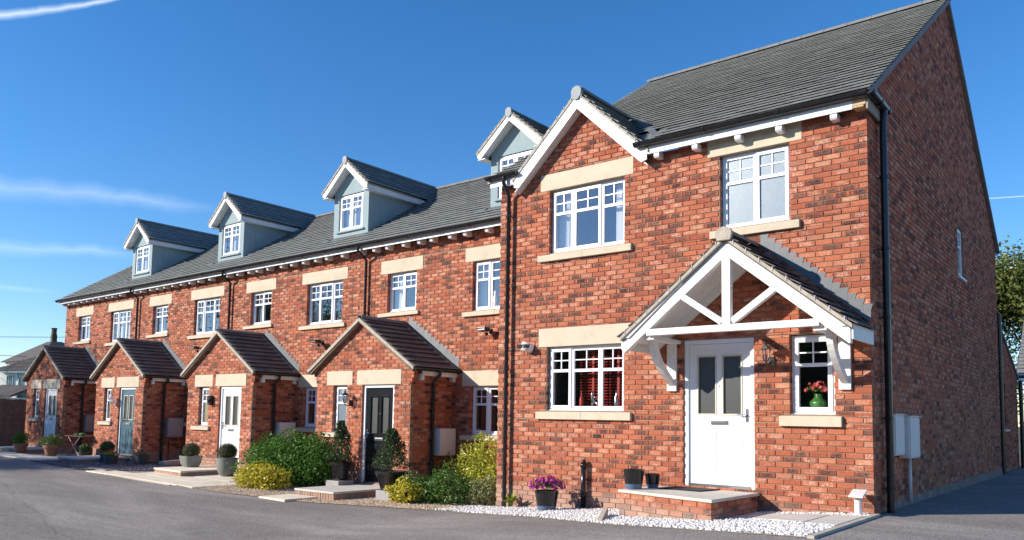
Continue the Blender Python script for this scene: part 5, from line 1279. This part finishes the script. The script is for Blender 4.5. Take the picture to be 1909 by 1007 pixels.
q=MB(); q.box(-.22,.22,-.22,.22,7.9,8.75); c_=part('chimney',q,M['bark'],ch,bev=.02); q=MB(); q.lathe([(.19,8.75),(.26,8.8),(.22,8.9),(.22,9.3),(.28,9.35),(.26,9.42),(0.01,9.42)],10); part('chimney_pot',q,M['bark'],c_)
for (a,b,lab) in (((-78,-20,5.4),(-78,26,8.5),'upper overhead cable crossing the sky at far left'),((-78,-20,6.3),(-78,26,6.14),'lower overhead cable at far left above the white roof')):
    a,b=Vector(a),Vector(b); q=MB(); pts=[a.lerp(b,i/16)+Vector((0,0,-.3*4*(i/16)*(1-i/16))) for i in range(17)]; q.tube(pts,.022,5); tag(part('overhead_cable',q,M['mauve']),lab,'cable')
# neighbour at right edge
nb=thing('garage','low building with grey tiled roof and blue gutter at the right edge','garage',(2.45,18.3,0))
q=MB(); q.box(-2.6,3,0,5,0,2.55); part('wall',q,M['brick'],nb)
slope(nb,Vector((-2.9,-.3,2.72)),VX,Vector((0,1,.8))/math.hypot(1,.8),Vector((0,-.8,1))/math.hypot(1,.8),6,3.2,M['ridge'],gauge=.2)
gutter(nb,(-2.95,-.38,2.70),(3,-.38,2.70),.07,m='bluegutter')
q=MB(); q.box(-2.9,3,-.30,-.27,2.45,2.68); part('fascia',q,M['bluegutter'],nb)
downpipe(nb,[(-2.7,-.38,2.65),(-2.7,-.06,2.4),(-2.7,-.06,0)],.035,(1.2,))
# trees
def tree(loc,h,cr,label,m,n,size,bare=0,clusters=40,crown=(0,0,0),seed=1,grp=None,trunk=.16,low=.35):
    r_=random.Random(seed); t=thing('tree',label,'tree',loc,grp); q=MB(); tips=[]
    def grow(p,d,L,r,dep):
        pts=[p];rs=[r];c=p
        for k in range(3):
            d=(d+Vector((r_.uniform(-.18,.18),r_.uniform(-.18,.18),r_.uniform(-.02,.12)))).normalized(); c=c+d*L/3; pts.append(c); rs.append(r*(1-.45*(k+1)/3))
        q.tube(pts,rs,7 if dep<2 else 4,cap=False)
        if dep>=4+bare: tips.append(c); return
        for k in range(3 if dep<3 else 2+ (1 if bare else 0)):
            a=r_.uniform(0,6.28); sp=r_.uniform(.45,.95); nd=(d+Vector((math.cos(a)*sp,math.sin(a)*sp,r_.uniform(-.1,.35)))).normalized()
            grow(c,nd,L*r_.uniform(.62,.82),rs[-1]*.8,dep+1)
        tips.append(c)
    grow(Vector((0,0,0)),Vector((0,0,1)),h*low,trunk,0)
    part('trunk',q,M['bark'],t,smooth=True)
    T_=np.array([tuple(v) for v in tips])
    if n:
        idx=rng.integers(0,len(T_),n); p=T_[idx]+rng.normal(0,cr,(n,3)); leaves('crown',p,rng.normal(0,1,(n,3))+np.array([0,0,.6]),size,m,t,asp=.6)
    return t
tree((-1.8,27,0),8.6,.55,'green and yellowing leafy tree rising behind the rear extension',M['tree'],30000,.17,seed=5,low=.30)
tree((4.5,30,0),9.5,.45,'leafy tree behind the low garage at the right edge',M['tree'],22000,.17,seed=9,low=.30)
tree((-39,-13.5,-.2),12.5,.5,'tall thinly leaved tree at the far end of the road, left of the view',M['tree'],4200,.16,bare=1,seed=3,low=.27,trunk=.25)
tree((-35.5,-11.5,-.2),8.5,.45,'smaller leafy tree beside the tall tree left of the view',M['tree'],9000,.15,seed=12,low=.30)
tree((-47,-24,-.2),13,.5,'bare-branched tall tree across the road, left of the view',M['tree'],5000,.16,bare=1,seed=8,low=.28,trunk=.26)
tree((-27.3,-10.8,-.2),7.2,.45,'low dense tree by the road, left of the view, shading the far porches',M['tree'],11000,.15,seed=17,low=.27)
tree((-30,-33,-.3),10,.5,'wide tree on the far side of the road behind the viewpoint',M['tree'],9000,.17,seed=21,low=.28,trunk=.26)
tree((-16,-29,-.5),9,.5,'round leafy tree across the road behind the viewpoint',M['laurel'],9000,.17,seed=31,low=.28,trunk=.22)
tree((-6,-31,-.5),8.5,.5,'bushy tree across the road, rightmost behind the viewpoint',M['tree'],9000,.17,seed=33,low=.28,trunk=.22)
hg=thing('reflection_hedge','very tall unseen hedge added behind the viewpoint to darken window reflections','hedge',(-20,-26,-.8))  # unseen hedge added so the ground floor panes reflect something dark
n=24000; p=np.stack([rng.uniform(-38,34,n),rng.uniform(-.8,.8,n),rng.uniform(0,7.6,n)],-1); p[:,1]=np.where(rng.random(n)<.6,.75+rng.normal(0,.08,n),p[:,1]); leaves('foliage',p,np.array([[0,.6,.4]])+0*p,.28,M['laurel'],hg)
q=MB(); q.box(-38,34,-.6,.6,0,7.2); part('dark_core',q,M['soil'],hg)  # added solid dark box, keeps the hedge dark in reflections
